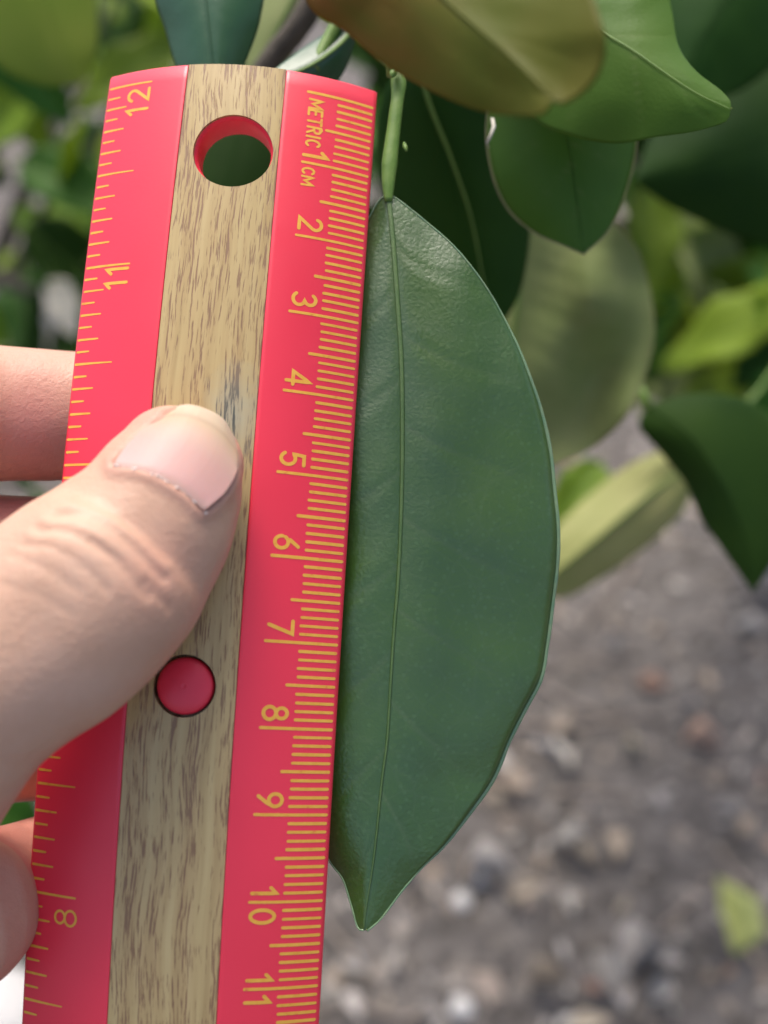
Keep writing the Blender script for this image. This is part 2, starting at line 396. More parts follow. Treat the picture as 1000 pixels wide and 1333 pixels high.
g = ground_at(953, 1262); fallen('yellow', g.x, g.y, .050, az=.12, tilt=.05, rx=.6, label='yellow green fallen leaf lying bright on the grey soil', group=None, lift=.012)
g = ground_at(690, 1040); fallen('tan', g.x, g.y, .040, az=1.1, tilt=.2, label='dull ochre fallen leaf lying near the edge of the measured leaf', lift=.008).color = (1, 1, 1, 1)
def stone(px, py, size, label, name='pebble', group=None, m='pale'):
    bm = bmesh.new(); bmesh.ops.create_icosphere(bm, subdivisions=2, radius=1)
    sd = random.uniform(0, 50)
    for v in bm.verts: v.co *= 1 + .3 * mnoise.noise(v.co * 1.3 + Vector((sd, 0, 0))); v.co.z *= .6
    me = bpy.data.meshes.new('pebble'); bm.to_mesh(me); bm.free()
    o = link(name, me, M[m]); g = ground_at(px, py); o.location = (g.x, g.y, ground_z(g.x, g.y) + size * .3); o.scale = (size,) * 3; o.rotation_euler.z = random.uniform(0, 6)
    return tag(o, label, 'stone', group)
stone(600, 1182, .0075, 'small pale pebble lying on the soil near the leaf tip', group='pale pebbles on the ground')
stone(621, 1155, .0065, 'small pale pebble lying on the soil near the leaf tip', group='pale pebbles on the ground')
stone(600, 1325, .008, 'small pale pebble on the open soil away from the others', group='pale pebbles on the ground')
stone(4, 1345, .038, 'large whitish stone added to stand in for a bright spot behind the hand', 'bright_spot_stone')  # added stone fills in for an unidentified bright spot
for i in range(22):
    px, py = random.uniform(430, 1030), random.uniform(640, 1340)
    g = ground_at(px, py); a = random.uniform(0, 6.28); L = random.uniform(.05, .16); r = random.uniform(.0012, .003)
    P = [Vector((g.x + math.cos(a) * L * (s - .5) + .01 * mnoise.noise(Vector((s * 3, i, 0))), g.y + math.sin(a) * L * (s - .5) + .01 * mnoise.noise(Vector((s * 3, i, 7))), 0)) for s in np.linspace(0, 1, 7)]
    for p in P: p.z = ground_z(p.x, p.y) + r + .003
    V, F = tube(P, [r * (1.1 - .6 * k / 6) for k in range(7)], 6)
    tag(link('fallen_twig', mesh(V, F), M['dry_twig']), f"{'short' if L < .09 else ('mid length' if L < .125 else 'long')} {'thread thin' if r < .0019 else 'pencil lead thick'} dry brown twig lying on the leaf litter", 'twig', 'dry twigs on the ground')

# ------------------------------------------------------------------ ruler
from math import sin, cos
PW = np.array([-1.3214e-1, 1.285e-2, 5.767e-2]); PT = np.array([-18.96464, -54.96405, 142.68902])
RK, RB = 0.01623, 0.00130
th = np.linalg.norm(PW); kk = PW / th
KK = np.array([[0, -kk[2], kk[1]], [kk[2], 0, -kk[0]], [-kk[1], kk[0], 0]])
RR = np.eye(3) + sin(th) * KK + (1 - cos(th)) * KK @ KK
def cdir(v): return CX * v[0] - CU * v[1] + CF * v[2]
ru, rv, rn = cdir(RR[:, 0]), cdir(RR[:, 1]), -cdir(RR[:, 2]); ro = W(PT)
RM = Matrix(((ru.x, rv.x, rn.x, ro.x), (ru.y, rv.y, rn.y, ro.y), (ru.z, rv.z, rn.z, ro.z), (0, 0, 0, 1)))
def bow(v):
    if v <= 120: return -RB * (v - 55) ** 2
    return -RB * 65 ** 2 - 2 * RB * 65 * (v - 120)
def topn(u, v): return -RK * u * u + bow(v)
def ruler_cam(u, v, n): return RR @ np.array([u, v, -n]) + PT            # mm in camera space
def ruler_hit(px, py):       # pixel -> (u, v) on the arched face
    u, v = 0.0, 60.0
    d = np.array([(px - PX0) / FPX, (py - PY0) / FPX, 1.0])
    for _ in range(25):
        n = topn(u, v); P0 = ruler_cam(0, 0, n); nn = RR[:, 2]
        t = (P0 @ nn) / (d @ nn); q = RR.T @ (d * t - PT); u, v = q[0], q[1]
    return u, v
BACK = -5.45                                   # flat back, below the crown of the arch
VT, VB = -2.75, 307.5
ruler = empty('ruler', mat=RM)
tag(ruler, 'red plastic ruler with a wood grain centre strip and yellow inch and metric marks', 'ruler')
def vs_list(): return list(np.linspace(VT, 130, 60)) + list(np.linspace(140, VB, 16))
def band(u0, u1, inner, lift):
    """prism between u0 and u1 with rounded long edges; inner = side that meets the strip"""
    r = .45; prof = []
    for u in np.linspace(u0, u1, 26): prof.append((u, lift))
    def edge(u, d):       # quarter round on the edge (u = border, d = +1 into the band)
        return [(u + d * r * (1 - cos(a)), lift - r * .9 * (1 - sin(a))) for a in np.linspace(0, math.pi / 2, 6)]
    mid = [(u, lift) for u in np.linspace(u0 + r * 1.3, u1 - r * 1.3, 22)]
    rr = edge(u0, 1); rl = edge(u1, -1)[::-1]
    if inner > 0: rr = [(u0 + .02, lift - .32), (u0, lift - .22), (u0 + .06, lift - .08), (u0 + .2, lift)]
    else: rl = [(u1 - .2, lift), (u1 - .06, lift - .08), (u1, lift - .22), (u1 - .02, lift - .32)]
    prof = rr + mid + rl
    V = []; F = []; ends = vs_list(); n = len(prof) + 2
    for k, v in enumerate(ends):
        for (u, l) in prof: V.append((u, v, max(topn(u, v) + l, BACK + bow(v) + .12)))
        V.append((prof[-1][0], v, BACK + bow(v))); V.append((prof[0][0], v, BACK + bow(v)))
    # ease the top end so that the corner catches light
    for k in range(n - 2): x, y, z = V[k]; V[k] = (x, y, z - .28); x, y, z = V[n + k]
    ins = []
    for k in range(n): x, y, z = V[k]; ins.append((x, VT + .3, (z + .28) if k < n - 2 else z))
    V = V[:n] + ins + V[n:]; m = len(ends) + 1
    for a in range(m - 1):
        for k in range(n):
            k2 = (k + 1) % n; F.append((a * n + k, a * n + k2, (a + 1) * n + k2, (a + 1) * n + k))
    F.append(tuple(range(n))[::-1]); F.append(tuple((m - 1) * n + k for k in range(n)))
    V = [(x * .001, y * .001, z * .001) for x, y, z in V]
    return V, F
def fix(me, ang=40):
    bm = bmesh.new(); bm.from_mesh(me); bmesh.ops.recalc_face_normals(bm, faces=bm.faces); bm.to_mesh(me); bm.free()
    me.polygons.foreach_set('use_smooth', [True] * len(me.polygons)); me.set_sharp_from_angle(angle=math.radians(ang)); return me
UL, UR, UW = -17.5, 17.85, 6.28
V, F = band(UL, -UW, -1, .16); link('inch_band', fix(mesh(V, F)), M['red'], ruler, smooth=False)
V, F = band(UW, UR, 1, .16); link('metric_band', fix(mesh(V, F)), M['red'], ruler, smooth=False)
hu, hv = ruler_hit(303, 195.5); bu, bv = ruler_hit(240, 893)
HR, BR = 5.0, 3.62
def strip():
    V = []; F = []; us = np.linspace(-UW + .03, UW - .03, 25); vs = vs_list(); n = len(us)
    for v in vs:
        for u in us: V.append((u * .001, v * .001, topn(u, v) * .001))
        for u in us: V.append((u * .001, v * .001, (BACK + bow(v)) * .001))
    s2 = 2 * n
    for a in range(len(vs) - 1):
        for k in range(n - 1):
            p = a * s2 + k; F.append((p, p + 1, p + s2 + 1, p + s2)); q = p + n; F.append((q, q + s2, q + s2 + 1, q + 1))
        for k in (0, n - 1): p = a * s2 + k; F.append((p, p + s2, p + s2 + n, p + n))
    for a in (0, len(vs) - 1):
        b = a * s2; F.append(tuple(b + k for k in range(n)) + tuple(b + n + k for k in range(n - 1, -1, -1)))
    me = fix(mesh(V, F)); o = bpy.data.objects.new('cut', me); COL.objects.link(o)
    def cyl(u, v, r, z0, z1):
        vv = []; ff = []; N = 72
        for z in (z0, z1):
            for k in range(N): vv.append(((u + r * cos(2 * math.pi * k / N)) * .001, (v + r * sin(2 * math.pi * k / N)) * .001, z * .001))
        for k in range(N): ff.append((k, (k + 1) % N, N + (k + 1) % N, N + k))
        ff.append(tuple(range(N))[::-1]); ff.append(tuple(range(N, 2 * N)))
        c = bpy.data.objects.new('cutter', fix(mesh(vv, ff))); COL.objects.link(c); return c
    cs = [cyl(hu, hv, HR, -20, 10), cyl(bu, bv, BR, topn(bu, bv) - 2.2, 10)]
    for c in cs:
        md = o.modifiers.new('b', 'BOOLEAN'); md.operation = 'DIFFERENCE'; md.object = c; md.solver = 'EXACT'
    dg = bpy.context.evaluated_depsgraph_get(); me2 = bpy.data.meshes.new_from_object(o.evaluated_get(dg))
    for x in cs + [o]: bpy.data.objects.remove(x)
    me2.polygons.foreach_set('use_smooth', [True] * len(me2.polygons)); me2.set_sharp_from_angle(angle=math.radians(35))
    return link('wood_strip', me2, M['wood'], ruler, smooth=False)
wood = strip()
def lathe(prof, u, v, N=64, closed=False):
    V = []; F = []
    for (r, z) in prof:
        for k in range(N): a = 2 * math.pi * k / N; V.append(((u + r * cos(a)) * .001, (v + r * sin(a)) * .001, z * .001))
    m = len(prof)
    for a in range(m - 1 + (1 if closed else 0)):
        b = (a + 1) % m
        for k in range(N): k2 = (k + 1) % N; F.append((a * N + k, a * N + k2, b * N + k2, b * N + k))
    if not closed: F.append(tuple(range((m - 1) * N, m * N)))
    return V, F
tn = topn(hu, hv); bb = BACK + bow(hv)
V, F = lathe([(HR - .02, tn - 1.0), (HR - .30, tn - 1.25), (HR - .38, tn - 1.6), (HR - .42, bb + .3), (HR - .3, bb + .02), (HR - .02, bb + .02)], hu, hv, closed=True)
link('hole_lining', fix(mesh(V, F), 60), M['red'], ruler, smooth=False)
tb = topn(bu, bv); bm_ = []
for a in np.linspace(0, math.pi / 2, 14): bm_.append((.0 + (BR - .36) * cos(a), tb - .62 + .95 * sin(a)))
prof = [(BR - .3, tb - 2.1), (BR - .3, tb - .75)] + bm_[:-1] + [(.28, tb + .335), (.20, tb + .30), (.05, tb + .30)]
V, F = lathe(prof, bu, bv); link('rivet_button', fix(mesh(V, F), 60), M['red'], ruler, smooth=False)

# printed marks: thin ribbons that follow the arched face
EPS = 0.19
def ribbon(pts, w, z=EPS, taper=0.0, closed=False, nsub=None, end=True):
    """pts in (u, v) mm -> flat rounded stroke on the ruler face"""
    p = np.array(pts, float)
    if nsub: q = [p[0]]; [q.extend([a + (b - a) * (k + 1) / nsub for k in range(nsub)]) for a, b in zip(p[:-1], p[1:])]; p = np.array(q)
    q = []; m_ = len(p) if closed else len(p) - 1
    for i in range(m_):
        a, b = p[i], p[(i + 1) % len(p)]; k = max(1, int(np.linalg.norm(b - a) / .45)); q += [a + (b - a) * x / k for x in range(k)]
    if not closed: q.append(p[-1])
    p = np.array(q)
    n = len(p); V = []; F = []
    for i in range(n):
        if closed: t0 = p[i] - p[i - 1]; t1 = p[(i + 1) % n] - p[i]
        else: t0 = p[i] - p[i - 1] if i > 0 else p[1] - p[0]; t1 = p[i + 1] - p[i] if i < n - 1 else p[i] - p[i - 1]
        t0 = t0 / (np.linalg.norm(t0) + 1e-9); t1 = t1 / (np.linalg.norm(t1) + 1e-9)
        nrm = np.array([-(t0 + t1)[1], (t0 + t1)[0]]); ln = np.linalg.norm(nrm)
        nrm = nrm / ln if ln > 1e-6 else np.array([-t1[1], t1[0]])
        mit = 1 / max(.5, abs(nrm @ np.array([-t1[1], t1[0]])))
        ww = w * .5 * (1 - taper * (i / (n - 1) if n > 1 else 0))
        for sgn in (1, -1):
            a = p[i] + nrm * ww * mit * sgn; V.append((a[0], a[1]))
    m = n if closed else n - 1
    for i in range(m): j = (i + 1) % n; F.append((2 * i, 2 * i + 1, 2 * j + 1, 2 * j))
    if not closed and end:
        for i, sg in ((0, -1), (n - 1, 1)):
            c = p[i]; t = (p[1] - p[0]) if i == 0 else (p[-1] - p[-2]); t = t / np.linalg.norm(t) * sg; nr = np.array([-t[1], t[0]])
            ww = w * .5 * (1 - taper * (i / (n - 1))); b = len(V)
            for a in np.linspace(-math.pi / 2, math.pi / 2, 7): q = c + (t * cos(a) + nr * sin(a)) * ww; V.append((q[0], q[1]))
            F.append(tuple(range(b, b + 7)))
    return [(u * .001, v * .001, (topn(u, v) + z) * .001) for u, v in V], F
def up_faces(V, F):
    out = []
    for f in F:
        a, b, c = (V[f[k]] for k in (0, 1, 2)); cr = (b[0] - a[0]) * (c[1] - a[1]) - (b[1] - a[1]) * (c[0] - a[0]); out.append(f if cr >= 0 else f[::-1])
    return out
jit = random.Random(5)
def tick(u0, u1, v, w, taper=.0):
    v += jit.uniform(-.02, .02); u0 += jit.uniform(-.05, .05)
    V, F = ribbon([(u0, v), (u1, v)], w * jit.uniform(.92, 1.08), taper=taper, nsub=7)
    return link('tick_mark', mesh(V, up_faces(V, F)), M['print'], ruler, smooth=False)
for mm in range(0, 151):
    if mm % 10 == 0: tick(9.25, 17.35, mm, .36)
    elif mm % 5 == 0: tick(11.95, 17.32, mm, .38)
    else: tick(13.15, 17.30, mm, .36)
for q in range(0, 97):
    v = q * 25.4 / 16 - .66
    if v > 152: break
    if q % 16 == 0: tick(-17.05, -11.1, v, .34, .3)
    elif q % 8 == 0: tick(-17.05, -12.1, v, .34, .5)
    elif q % 2 == 0: tick(-17.05, -14.35, v, .32, .35)
    else: tick(-17.05, -15.45, v, .32, .3)
def arc(cx, cy, rx, ry, a0, a1, n=14): return [(cx + rx * cos(math.radians(a)), cy + ry * sin(math.radians(a))) for a in np.linspace(a0, a1, n)]
GLY = {   # strokes in a box 0..1 wide (x), 0..2 high (y)
    '0': [('c', arc(.5, 1, .46, .94, 0, 345, 26))],
    '1': [('o', [(.08, 1.5), (.5, 1.95), (.5, .02)])],
    '2': [('o', arc(.5, 1.46, .44, .48, 165, -35, 14) + [(.05, .05), (.98, .05)])],
    '3': [('o', arc(.46, 1.48, .42, .46, 150, -78, 14) + arc(.46, .54, .48, .5, 78, -150, 16))],
    '4': [('o', [(.74, .0), (.74, 1.95), (.0, .55), (1.02, .55)])],
    '5': [('o', [(.9, 1.93), (.2, 1.93), (.12, 1.1)] + arc(.46, .64, .46, .58, 125, -150, 18))],
    '6': [('o', [(.78, 1.93), (.3, 1.25)] + arc(.5, .58, .45, .54, 165, 165 - 350, 24))],
    '7': [('o', [(.03, 1.92), (.95, 1.92), (.35, .02)])],
    '8': [('c', arc(.5, 1.48, .38, .44, -90, 250, 22)), ('c', arc(.5, .54, .46, .5, 90, 430, 24))],
    '9': [('o', [(.22, .06), (.7, .75)] + arc(.5, 1.42, .45, .52, -15, -15 + 350, 24))],
    'M': [('o', [(.0, .0), (.05, 2.0), (.55, .5), (1.05, 2.0), (1.1, .0)])],
    'E': [('o', [(.9, 2), (.05, 2), (.05, 0), (.9, 0)]), ('o', [(.05, 1.05), (.75, 1.05)])],
    'T': [('o', [(.0, 2), (1, 2)]), ('o', [(.5, 2), (.5, 0)])],
    'R': [('o', [(.05, 0), (.05, 2), (.5, 2)] + arc(.5, 1.5, .42, .5, 90, -90, 9) + [(.05, 1.0)]), ('o', [(.45, 1.0), (.95, 0)])],
    'I': [('o', [(.5, 2), (.5, 0)])],
    'C': [('o', arc(.52, 1, .5, 1.0, 45, 315, 16))],
}
def glyph(ch, u, v, w, h, stroke, metric=True, name='numeral'):
    """metric side: reads down the ruler with tops to +u; inch side: reads up with tops to -u"""
    V = []; F = []
    for q, (kind, pts) in enumerate(GLY[ch]):
        pp = [((u + y / 2 * h, v + x * w) if metric else (u - y / 2 * h, v - x * w)) for x, y in pts]
        a, b = ribbon(pp, stroke, z=EPS + .012 * q, closed=(kind == 'c'))
        F += [tuple(k + len(V) for k in f) for f in up_faces(a, b)]; V += a
    return link(name, mesh(V, F), M['print'], ruler, smooth=False)
for c in range(1, 16):
    s = str(c); v = c * 10.0
    if c == 1: glyph('1', 9.35, v - 1.75, 1.5, 3.0, .46)
    elif c < 10: glyph(s, 9.45, v - 2.5, 1.6, 2.85, .42)
    else: glyph(s[0], 9.45, v - 1.75, 1.5, 2.85, .42); glyph(s[1], 9.35, v + (.85 if s[1] != '1' else .75), 1.6, 2.85, .42)
lv = 1.0
for ch, w in (('M', 1.15), ('E', .8), ('T', .9), ('R', .9), ('I', .35), ('C', .9)):
    if ch == 'I': glyph(ch, 9.55, lv - .32, .9, 1.65, .30, name='letter'); lv += .62; continue
    glyph(ch, 9.55, lv, w, 1.65, .30, name='letter'); lv += w + .36
glyph('C', 9.4, 10.75, .85, 1.4, .29, name='letter'); glyph('M', 9.4, 11.95, 1.05, 1.4, .29, name='letter')
for inch in range(12, 5, -1):
    v = (12 - inch) * 25.4 - .66
    if inch == 12: glyph('2', -11.2, v + 2.65, 1.75, 3.0, .40, False); glyph('1', -11.2, v + 4.65, 1.5, 3.0, .40, False)
    elif inch == 11: glyph('1', -11.2, v + 1.35, 1.5, 3.0, .40, False); glyph('1', -11.2, v + 3.2, 1.5, 3.0, .40, False)
    elif inch == 10: glyph('0', -11.2, v + 2.65, 1.75, 3.0, .40, False); glyph('1', -11.2, v + 4.65, 1.5, 3.0, .40, False)
    else: glyph(str(inch), -10.8, v + 3.35, 1.9, 2.9, .28, False)

# ------------------------------------------------------------------ the citrus tree: measured leaf first
TRX = Vector((0.62, 0.62, 0.0))
tree = empty('citrus_tree', TRX); tag(tree, 'citrus tree with glossy green leaves hanging beside the red ruler', 'tree')
bpy.context.view_layer.update()
TI = Matrix.Translation(-TRX)
def tpart(name, V, F, mats, parent=None, label=None):
    V = [Vector(v) - TRX for v in V]
    o = link(name, mesh(V, F), mats, parent or tree)
    if label: o['label'] = label
    return o
def traced_leaf(name, mid, left, right, mats, nl=60, nw=14, fold=1.0, edge=None, label=None, thick=.35, veins=0, wave=0.0, rib=True, ribm='rib_main', ribr=.5, cup=0.0, margin=False, seed=1, vein_gain=1.0):
    """mid: (px,py,depth mm) base->tip; left/right: (px,py,depth offset mm from the midrib) base->tip"""
    m = interp(mid, nl + 1); Lp = interp(left, nl + 1); Rp = interp(right, nl + 1)
    cols = 2 * nw + 1; P = np.zeros((nl + 1, cols, 3)); vein = np.zeros((nl + 1, cols))
    for i in range(nl + 1):
        s = i / nl
        for j in range(cols):
            t = (j - nw) / nw; e = Lp[i] if t < 0 else Rp[i]; a = abs(t)
            px = m[i, 0] + (e[0] - m[i, 0]) * a; py = m[i, 1] + (e[1] - m[i, 1]) * a
            hw = math.hypot(e[0] - m[i, 0], e[1] - m[i, 1])
            z = m[i, 2] + e[2] * a ** 1.4 - fold * hw / 200 * (1 - (1 - min(1, a * 3.2)) ** 2) * (1 - a * .6) - cup * math.sin(math.pi * a) * hw / 200
            z += wave * mnoise.noise(Vector((px * .011, py * .008, seed * 3.1))) * min(1, a * 2)
            if veins:
                # side veins leave the midrib and bend towards the tip
                base = s * veins - a * 1.15 * (1 - .35 * a) + (.5 if t > 0 else 0)
                f = abs(base - round(base)); g = math.exp(-(f / .085) ** 2) * (1 - a) ** .5 * min(1, hw / 60)
                z += (.07 * vein_gain * g - .05 * vein_gain * math.cos(2 * math.pi * base) * (1 - a) * min(1, hw / 80)) * min(1, a * 5)
                f2 = abs(base - round(base)); vein[i, j] = .85 * math.exp(-(f2 / .022) ** 2) * (1 - a) * min(1, hw / 80)
            if edge: z += edge(s, t, hw)
            P[i, j] = cpx(px, py, z)
    N = (nl + 1) * cols; Wp = Wn(P.reshape(-1, 3))
    # normals for thickness
    G = Wp.reshape(nl + 1, cols, 3); du = np.gradient(G, axis=1); dv = np.gradient(G, axis=0); nr = np.cross(dv, du); ln = np.linalg.norm(nr, axis=2, keepdims=True); nr = nr / np.maximum(ln, 1e-12)
    if nr[nl // 2, nw] @ np.array(CF) > 0: nr = -nr
    back = (G - nr * thick * .001).reshape(-1, 3)
    V = [Vector(v) for v in np.vstack([Wp, back])]; F = []
    for i in range(nl):
        for j in range(cols - 1):
            a = i * cols + j; F.append((a, a + cols, a + cols + 1, a + 1)); F.append((N + a, N + a + 1, N + a + cols + 1, N + a + cols))
    for i in range(nl):
        for j in (0, cols - 1):
            a = i * cols + j; q = (a, N + a, N + a + cols, a + cols); F.append(q if j == 0 else q[::-1])
    o = tpart(name, V, F, mats, label=label); me = o.data
    if isinstance(mats, (list, tuple)) and len(mats) > 1:
        for k in range(nl * (cols - 1)): me.polygons[2 * k + 1].material_index = 1
    if veins:
        at_ = me.attributes.new('vein', 'FLOAT', 'POINT'); at_.data.foreach_set('value', np.r_[vein.ravel(), vein.ravel()].astype(np.float32))
    ti = np.array([[min(1, max(0, (610 - (m[i, 0] + ((Lp if j < nw else Rp)[i, 0] - m[i, 0]) * abs(j - nw) / nw)) / 260)) for j in range(cols)] for i in range(nl + 1)])
    ti = np.clip(ti * (.8 + .5 * np.array([[mnoise.noise(Vector((i * .13, j * .3, 2))) for j in range(cols)] for i in range(nl + 1)])), 0, 1)
    at_ = me.attributes.new('tint', 'FLOAT', 'POINT'); at_.data.foreach_set('value', np.r_[ti.ravel(), ti.ravel()].astype(np.float32))
    if rib:
        path = [Vector(G[i, nw]) + Vector(nr[i, nw]) * (.00018) for i in range(0, nl + 1)]
        rad = [.001 * ribr * (1.05 - .85 * (i / nl) ** .8) for i in range(nl + 1)]
        Vr, Fr = tube(path, rad, 8, flat=.38, up=-CF); tpart('midrib', Vr, Fr, M[ribm], o)
    if margin:
        rolled = margin == 'rolled'
        for side in (-1, 0):
            path = [Vector(G[i, side]) for i in range(nl + 1)]
            rad = []
            for i in range(nl + 1):
                q = i / nl; win = min(1, max(0, (q - .18) / .15)) * min(1, max(0, (.90 - q) / .1)) if (rolled and side == -1) else 0
                rad.append(.00013 + .00003 * mnoise.noise(Vector((i * .4, side * 7, 0))) + win * (.00020 + .00007 * mnoise.noise(Vector((i * .17, 4, 0)))))
            Vr, Fr = tube(path, rad, 8 if rolled else 5, up=-CF); tpart('leaf_margin', Vr, Fr, M['margin'] if rolled else M['margin_dry'], o)
    return o
def behind(px, py, gap):       # distance of a point `gap` mm behind the ruler's back plane
    d = np.array([(px - PX0) / FPX, (py - PY0) / FPX, 1.0]); nn = RR[:, 2]; z = 140.
    for _ in range(6):
        q = RR.T @ (d * z - PT); P0 = ruler_cam(0, 0, BACK - gap + bow(min(max(q[1], 0), 120))); z = (P0 @ nn) / (d @ nn)
    return z
midm = [(505.5, 254), (511.4, 309.5), (517.4, 389), (522.6, 468.5), (524, 548), (523.4, 627.5), (521, 707), (517.5, 770), (514, 810), (510, 869), (504.5, 960), (497.5, 1016), (490, 1089), (484, 1137), (476, 1188), (474, 1210)]
mid3 = [(x, y, behind(x, y, 1.2)) for x, y in midm]
rgt = [(506, 254), (517, 259), (555, 289), (595, 325), (635, 377), (669, 440), (690, 492), (705, 538), (716, 588), (721, 635), (726, 687), (725, 735), (718, 795), (712, 839), (704, 883), (683, 924), (663, 964), (643, 1012), (616, 1052), (580, 1099), (547, 1132), (521, 1163), (496, 1196), (478, 1212)]
lft = [(504, 254), (493, 262), (479, 286), (440, 350), (408, 430), (382, 520), (365, 620), (360, 720), (362, 820), (372, 920), (388, 1010), (408, 1075), (428.5, 1120), (446, 1144), (457, 1177), (466, 1208), (474, 1211)]
def roff(k, n): s = k / (n - 1); return 4.6 * math.sin(math.pi * s) ** 1.2 * (1 if s < .75 else .7)
rgt3 = [(x, y, roff(i, len(rgt))) for i, (x, y) in enumerate(rgt)]
lft3 = [(x, y, 4.0 * math.sin(math.pi * i / (len(lft) - 1))) for i, (x, y) in enumerate(lft)]
def edge_main(s, t, hw):
    if t <= 0: return 0.0
    k = max(0.0, (t - .955) / .045)
    return 1.1 * k * k * min(1, max(0, (s - .16) / .15)) * min(1, max(0, (.93 - s) / .12)) + .22 * math.sin(s * 34 + 1.0) * max(0, t - .6) * 1.2 + .35 * math.sin(s * 15) * max(0, t - .5)
main_leaf = traced_leaf('leaf', mid3, lft3, rgt3, [M['leaf_main'], M['leaf_under']], nl=190, nw=60, fold=.9, edge=edge_main, veins=8, vein_gain=1.6, wave=.7, margin='rolled', ribr=.34,
                        label='long dark glossy leaf hanging along the metric edge of the ruler')
# winged petiole and the shoot it grows from
pet = [(510, 70, 150), (516, 92, 149.5), (519, 108, 149), (518, 125, 148.6), (516, 140, 148.2), (512, 172, 147.6), (508.5, 200, 147), (506, 228, 146.4), (505.5, 250, 146), (506, 262, 145.8)]
pw = interp(pet, 40); zb = behind(505.5, 254, 1.0)
pp = [at(a[0], a[1], a[2] - 146 + zb) for a in pw]
prr = [.001 * np.interp(k / 39, [0, .12, .2, .3, .5, .75, .9, 1], [.85, .95, 1.05, .85, .9, 1.05, .8, .5]) for k in range(40)]
V, F = tube(pp, prr, 12, flat=.7, up=-CF); tpart('petiole', V, F, M['stem'], main_leaf)
# bud scales on the petiole node and its side
for (x, y, r, dx) in ((514, 96, .55, -4), (526, 192, .35, 3), (517, 88, .5, 3)):
    a = at(x, y - 6, zb + 2.0); b = at(x + dx, y + 4, zb + 1.0); V, F = tube([a, a.lerp(b, .5), b], [.0002, .001 * r, .0002], 6); tpart('bud_scale', V, F, M['stem'], main_leaf)

# ---- other leaves of the tree that the photo shows singly
B2 = [M['leaf_olive'], M['leaf_under']]
traced_leaf('leaf', [(700, -260, 165), (735, -60, 160), (760, 20, 157), (830, 70, 154), (900, 118, 152), (951, 143, 151)],
            [(690, -260, 0), (640, -60, 6), (640, 60, 8), (690, 150, 7), (740, 176, 5), (800, 187, 4), (850, 179, 2), (905, 171, 1), (945, 158, 0), (951, 144, 0)],
            [(705, -260, 0), (840, -120, 3), (868, -20, 3), (876, 15, 3), (884, 60, 2.5), (906, 92, 1.5), (938, 117, .5), (951, 132, 0), (951, 143, 0)],
            B2, nl=90, nw=22, fold=.3, cup=.3, veins=7, vein_gain=2.0, label='olive green leaf with a notched tip beside the bronze leaf', wave=1.2, ribr=.28, ribm='stem')
BZ = [M['leaf_bronze'], M['leaf_under']]
traced_leaf('leaf', [(420, -260, 125), (470, -160, 122), (520, -60, 117), (590, 10, 111), (660, 70, 106), (718, 128, 103)],
            [(415, -260, 0), (385, -120, 4), (398, 0, 5), (450, 42, 7), (500, 84, 8), (560, 118, 7), (620, 143, 5), (670, 151, 2), (705, 147, 0), (718, 130, 0)],
            [(430, -260, 0), (600, -200, -3), (720, -100, -6), (765, -20, -7), (784, 40, -7), (783, 80, -5), (765, 112, -3), (735, 132, -1), (719, 130, 0)],
            BZ, nl=80, nw=20, fold=.3, veins=6, vein_gain=1.5, wave=1.6, label='bronze tinted olive leaf nearest above the leaf stalk', ribr=.3, ribm='leaf_bronze')
traced_leaf('leaf', [(700, 40, 172), (725, 120, 172), (742, 200, 172), (752, 270, 173), (760, 331, 174)],
            [(698, 40, 0), (650, 90, 3), (634, 160, 4), (640, 222, 4), (660, 270, 4), (694, 302, 3), (730, 318, 1), (760, 331, 0)],
            [(702, 40, 0), (790, 80, 3), (826, 150, 4), (828, 195, 4), (815, 250, 3), (792, 300, 1), (760, 331, 0)],
            [M['leaf_fresh'], M['leaf_under']], nl=50, nw=12, cup=.5, fold=.4, veins=5, margin=True, label='mid green hanging leaf with a pale margin behind the olive leaf', ribr=.16, ribm='leaf_mid')
traced_leaf('leaf', [(545, 60, 186), (556, 125, 188), (585, 200, 192), (612, 280, 196), (628, 360, 200), (640, 430, 204)],
            [(543, 60, 0), (500, 120, 5), (490, 210, 8), (510, 300, 8), (560, 380, 5), (605, 420, 2), (640, 430, 0)],
            [(547, 60, 0), (620, 100, 3), (668, 190, 5), (690, 280, 6), (680, 370, 4), (655, 420, 1), (640, 430, 0)],
            [M['leaf_dark'], M['leaf_under']], nl=40, nw=10, veins=5, label='dark green leaf behind the leaf stalk', ribr=.4, ribm='stem')
UN = [M['leaf_under'], M['leaf_mid']]
traced_leaf('leaf', [(700, 205, 222), (690, 290, 222), (676, 380, 223), (665, 480, 225), (655, 560, 228), (648, 625, 232)],
            [(698, 205, 0), (640, 230, 6), (590, 300, 10), (570, 400, 11), (575, 500, 10), (600, 580, 5), (648, 625, 0)],
            [(704, 205, 0), (760, 250, 1), (802, 293, 1), (832, 332, 2), (850, 400, 3), (848, 460, 4), (822, 530, 5), (782, 575, 5), (735, 600, 3), (690, 618, 1), (649, 625, 0)],
            UN, nl=70, nw=24, cup=-3, veins=9, vein_gain=4.0, wave=7, margin=True, label='pale underside of a broad leaf behind the measured leaf', ribr=.5, ribm='stem')
traced_leaf('leaf', [(905, 600, 330), (850, 640, 325), (790, 690, 322), (735, 735, 322), (690, 770, 324)],
            [(903, 598, 0), (860, 588, 5), (800, 618, 8), (745, 665, 8), (705, 715, 5), (688, 768, 0)],
            [(905, 604, 0), (893, 660, 4), (842, 712, 6), (785, 752, 6), (735, 778, 4), (692, 774, 0)],
            [M['leaf_pale'], M['leaf_mid']], nl=36, nw=10, cup=-2, fold=-5, veins=5, vein_gain=6, wave=4, label='yellowish pale leaf underside low behind the measured leaf', ribr=.5, ribm='stem')
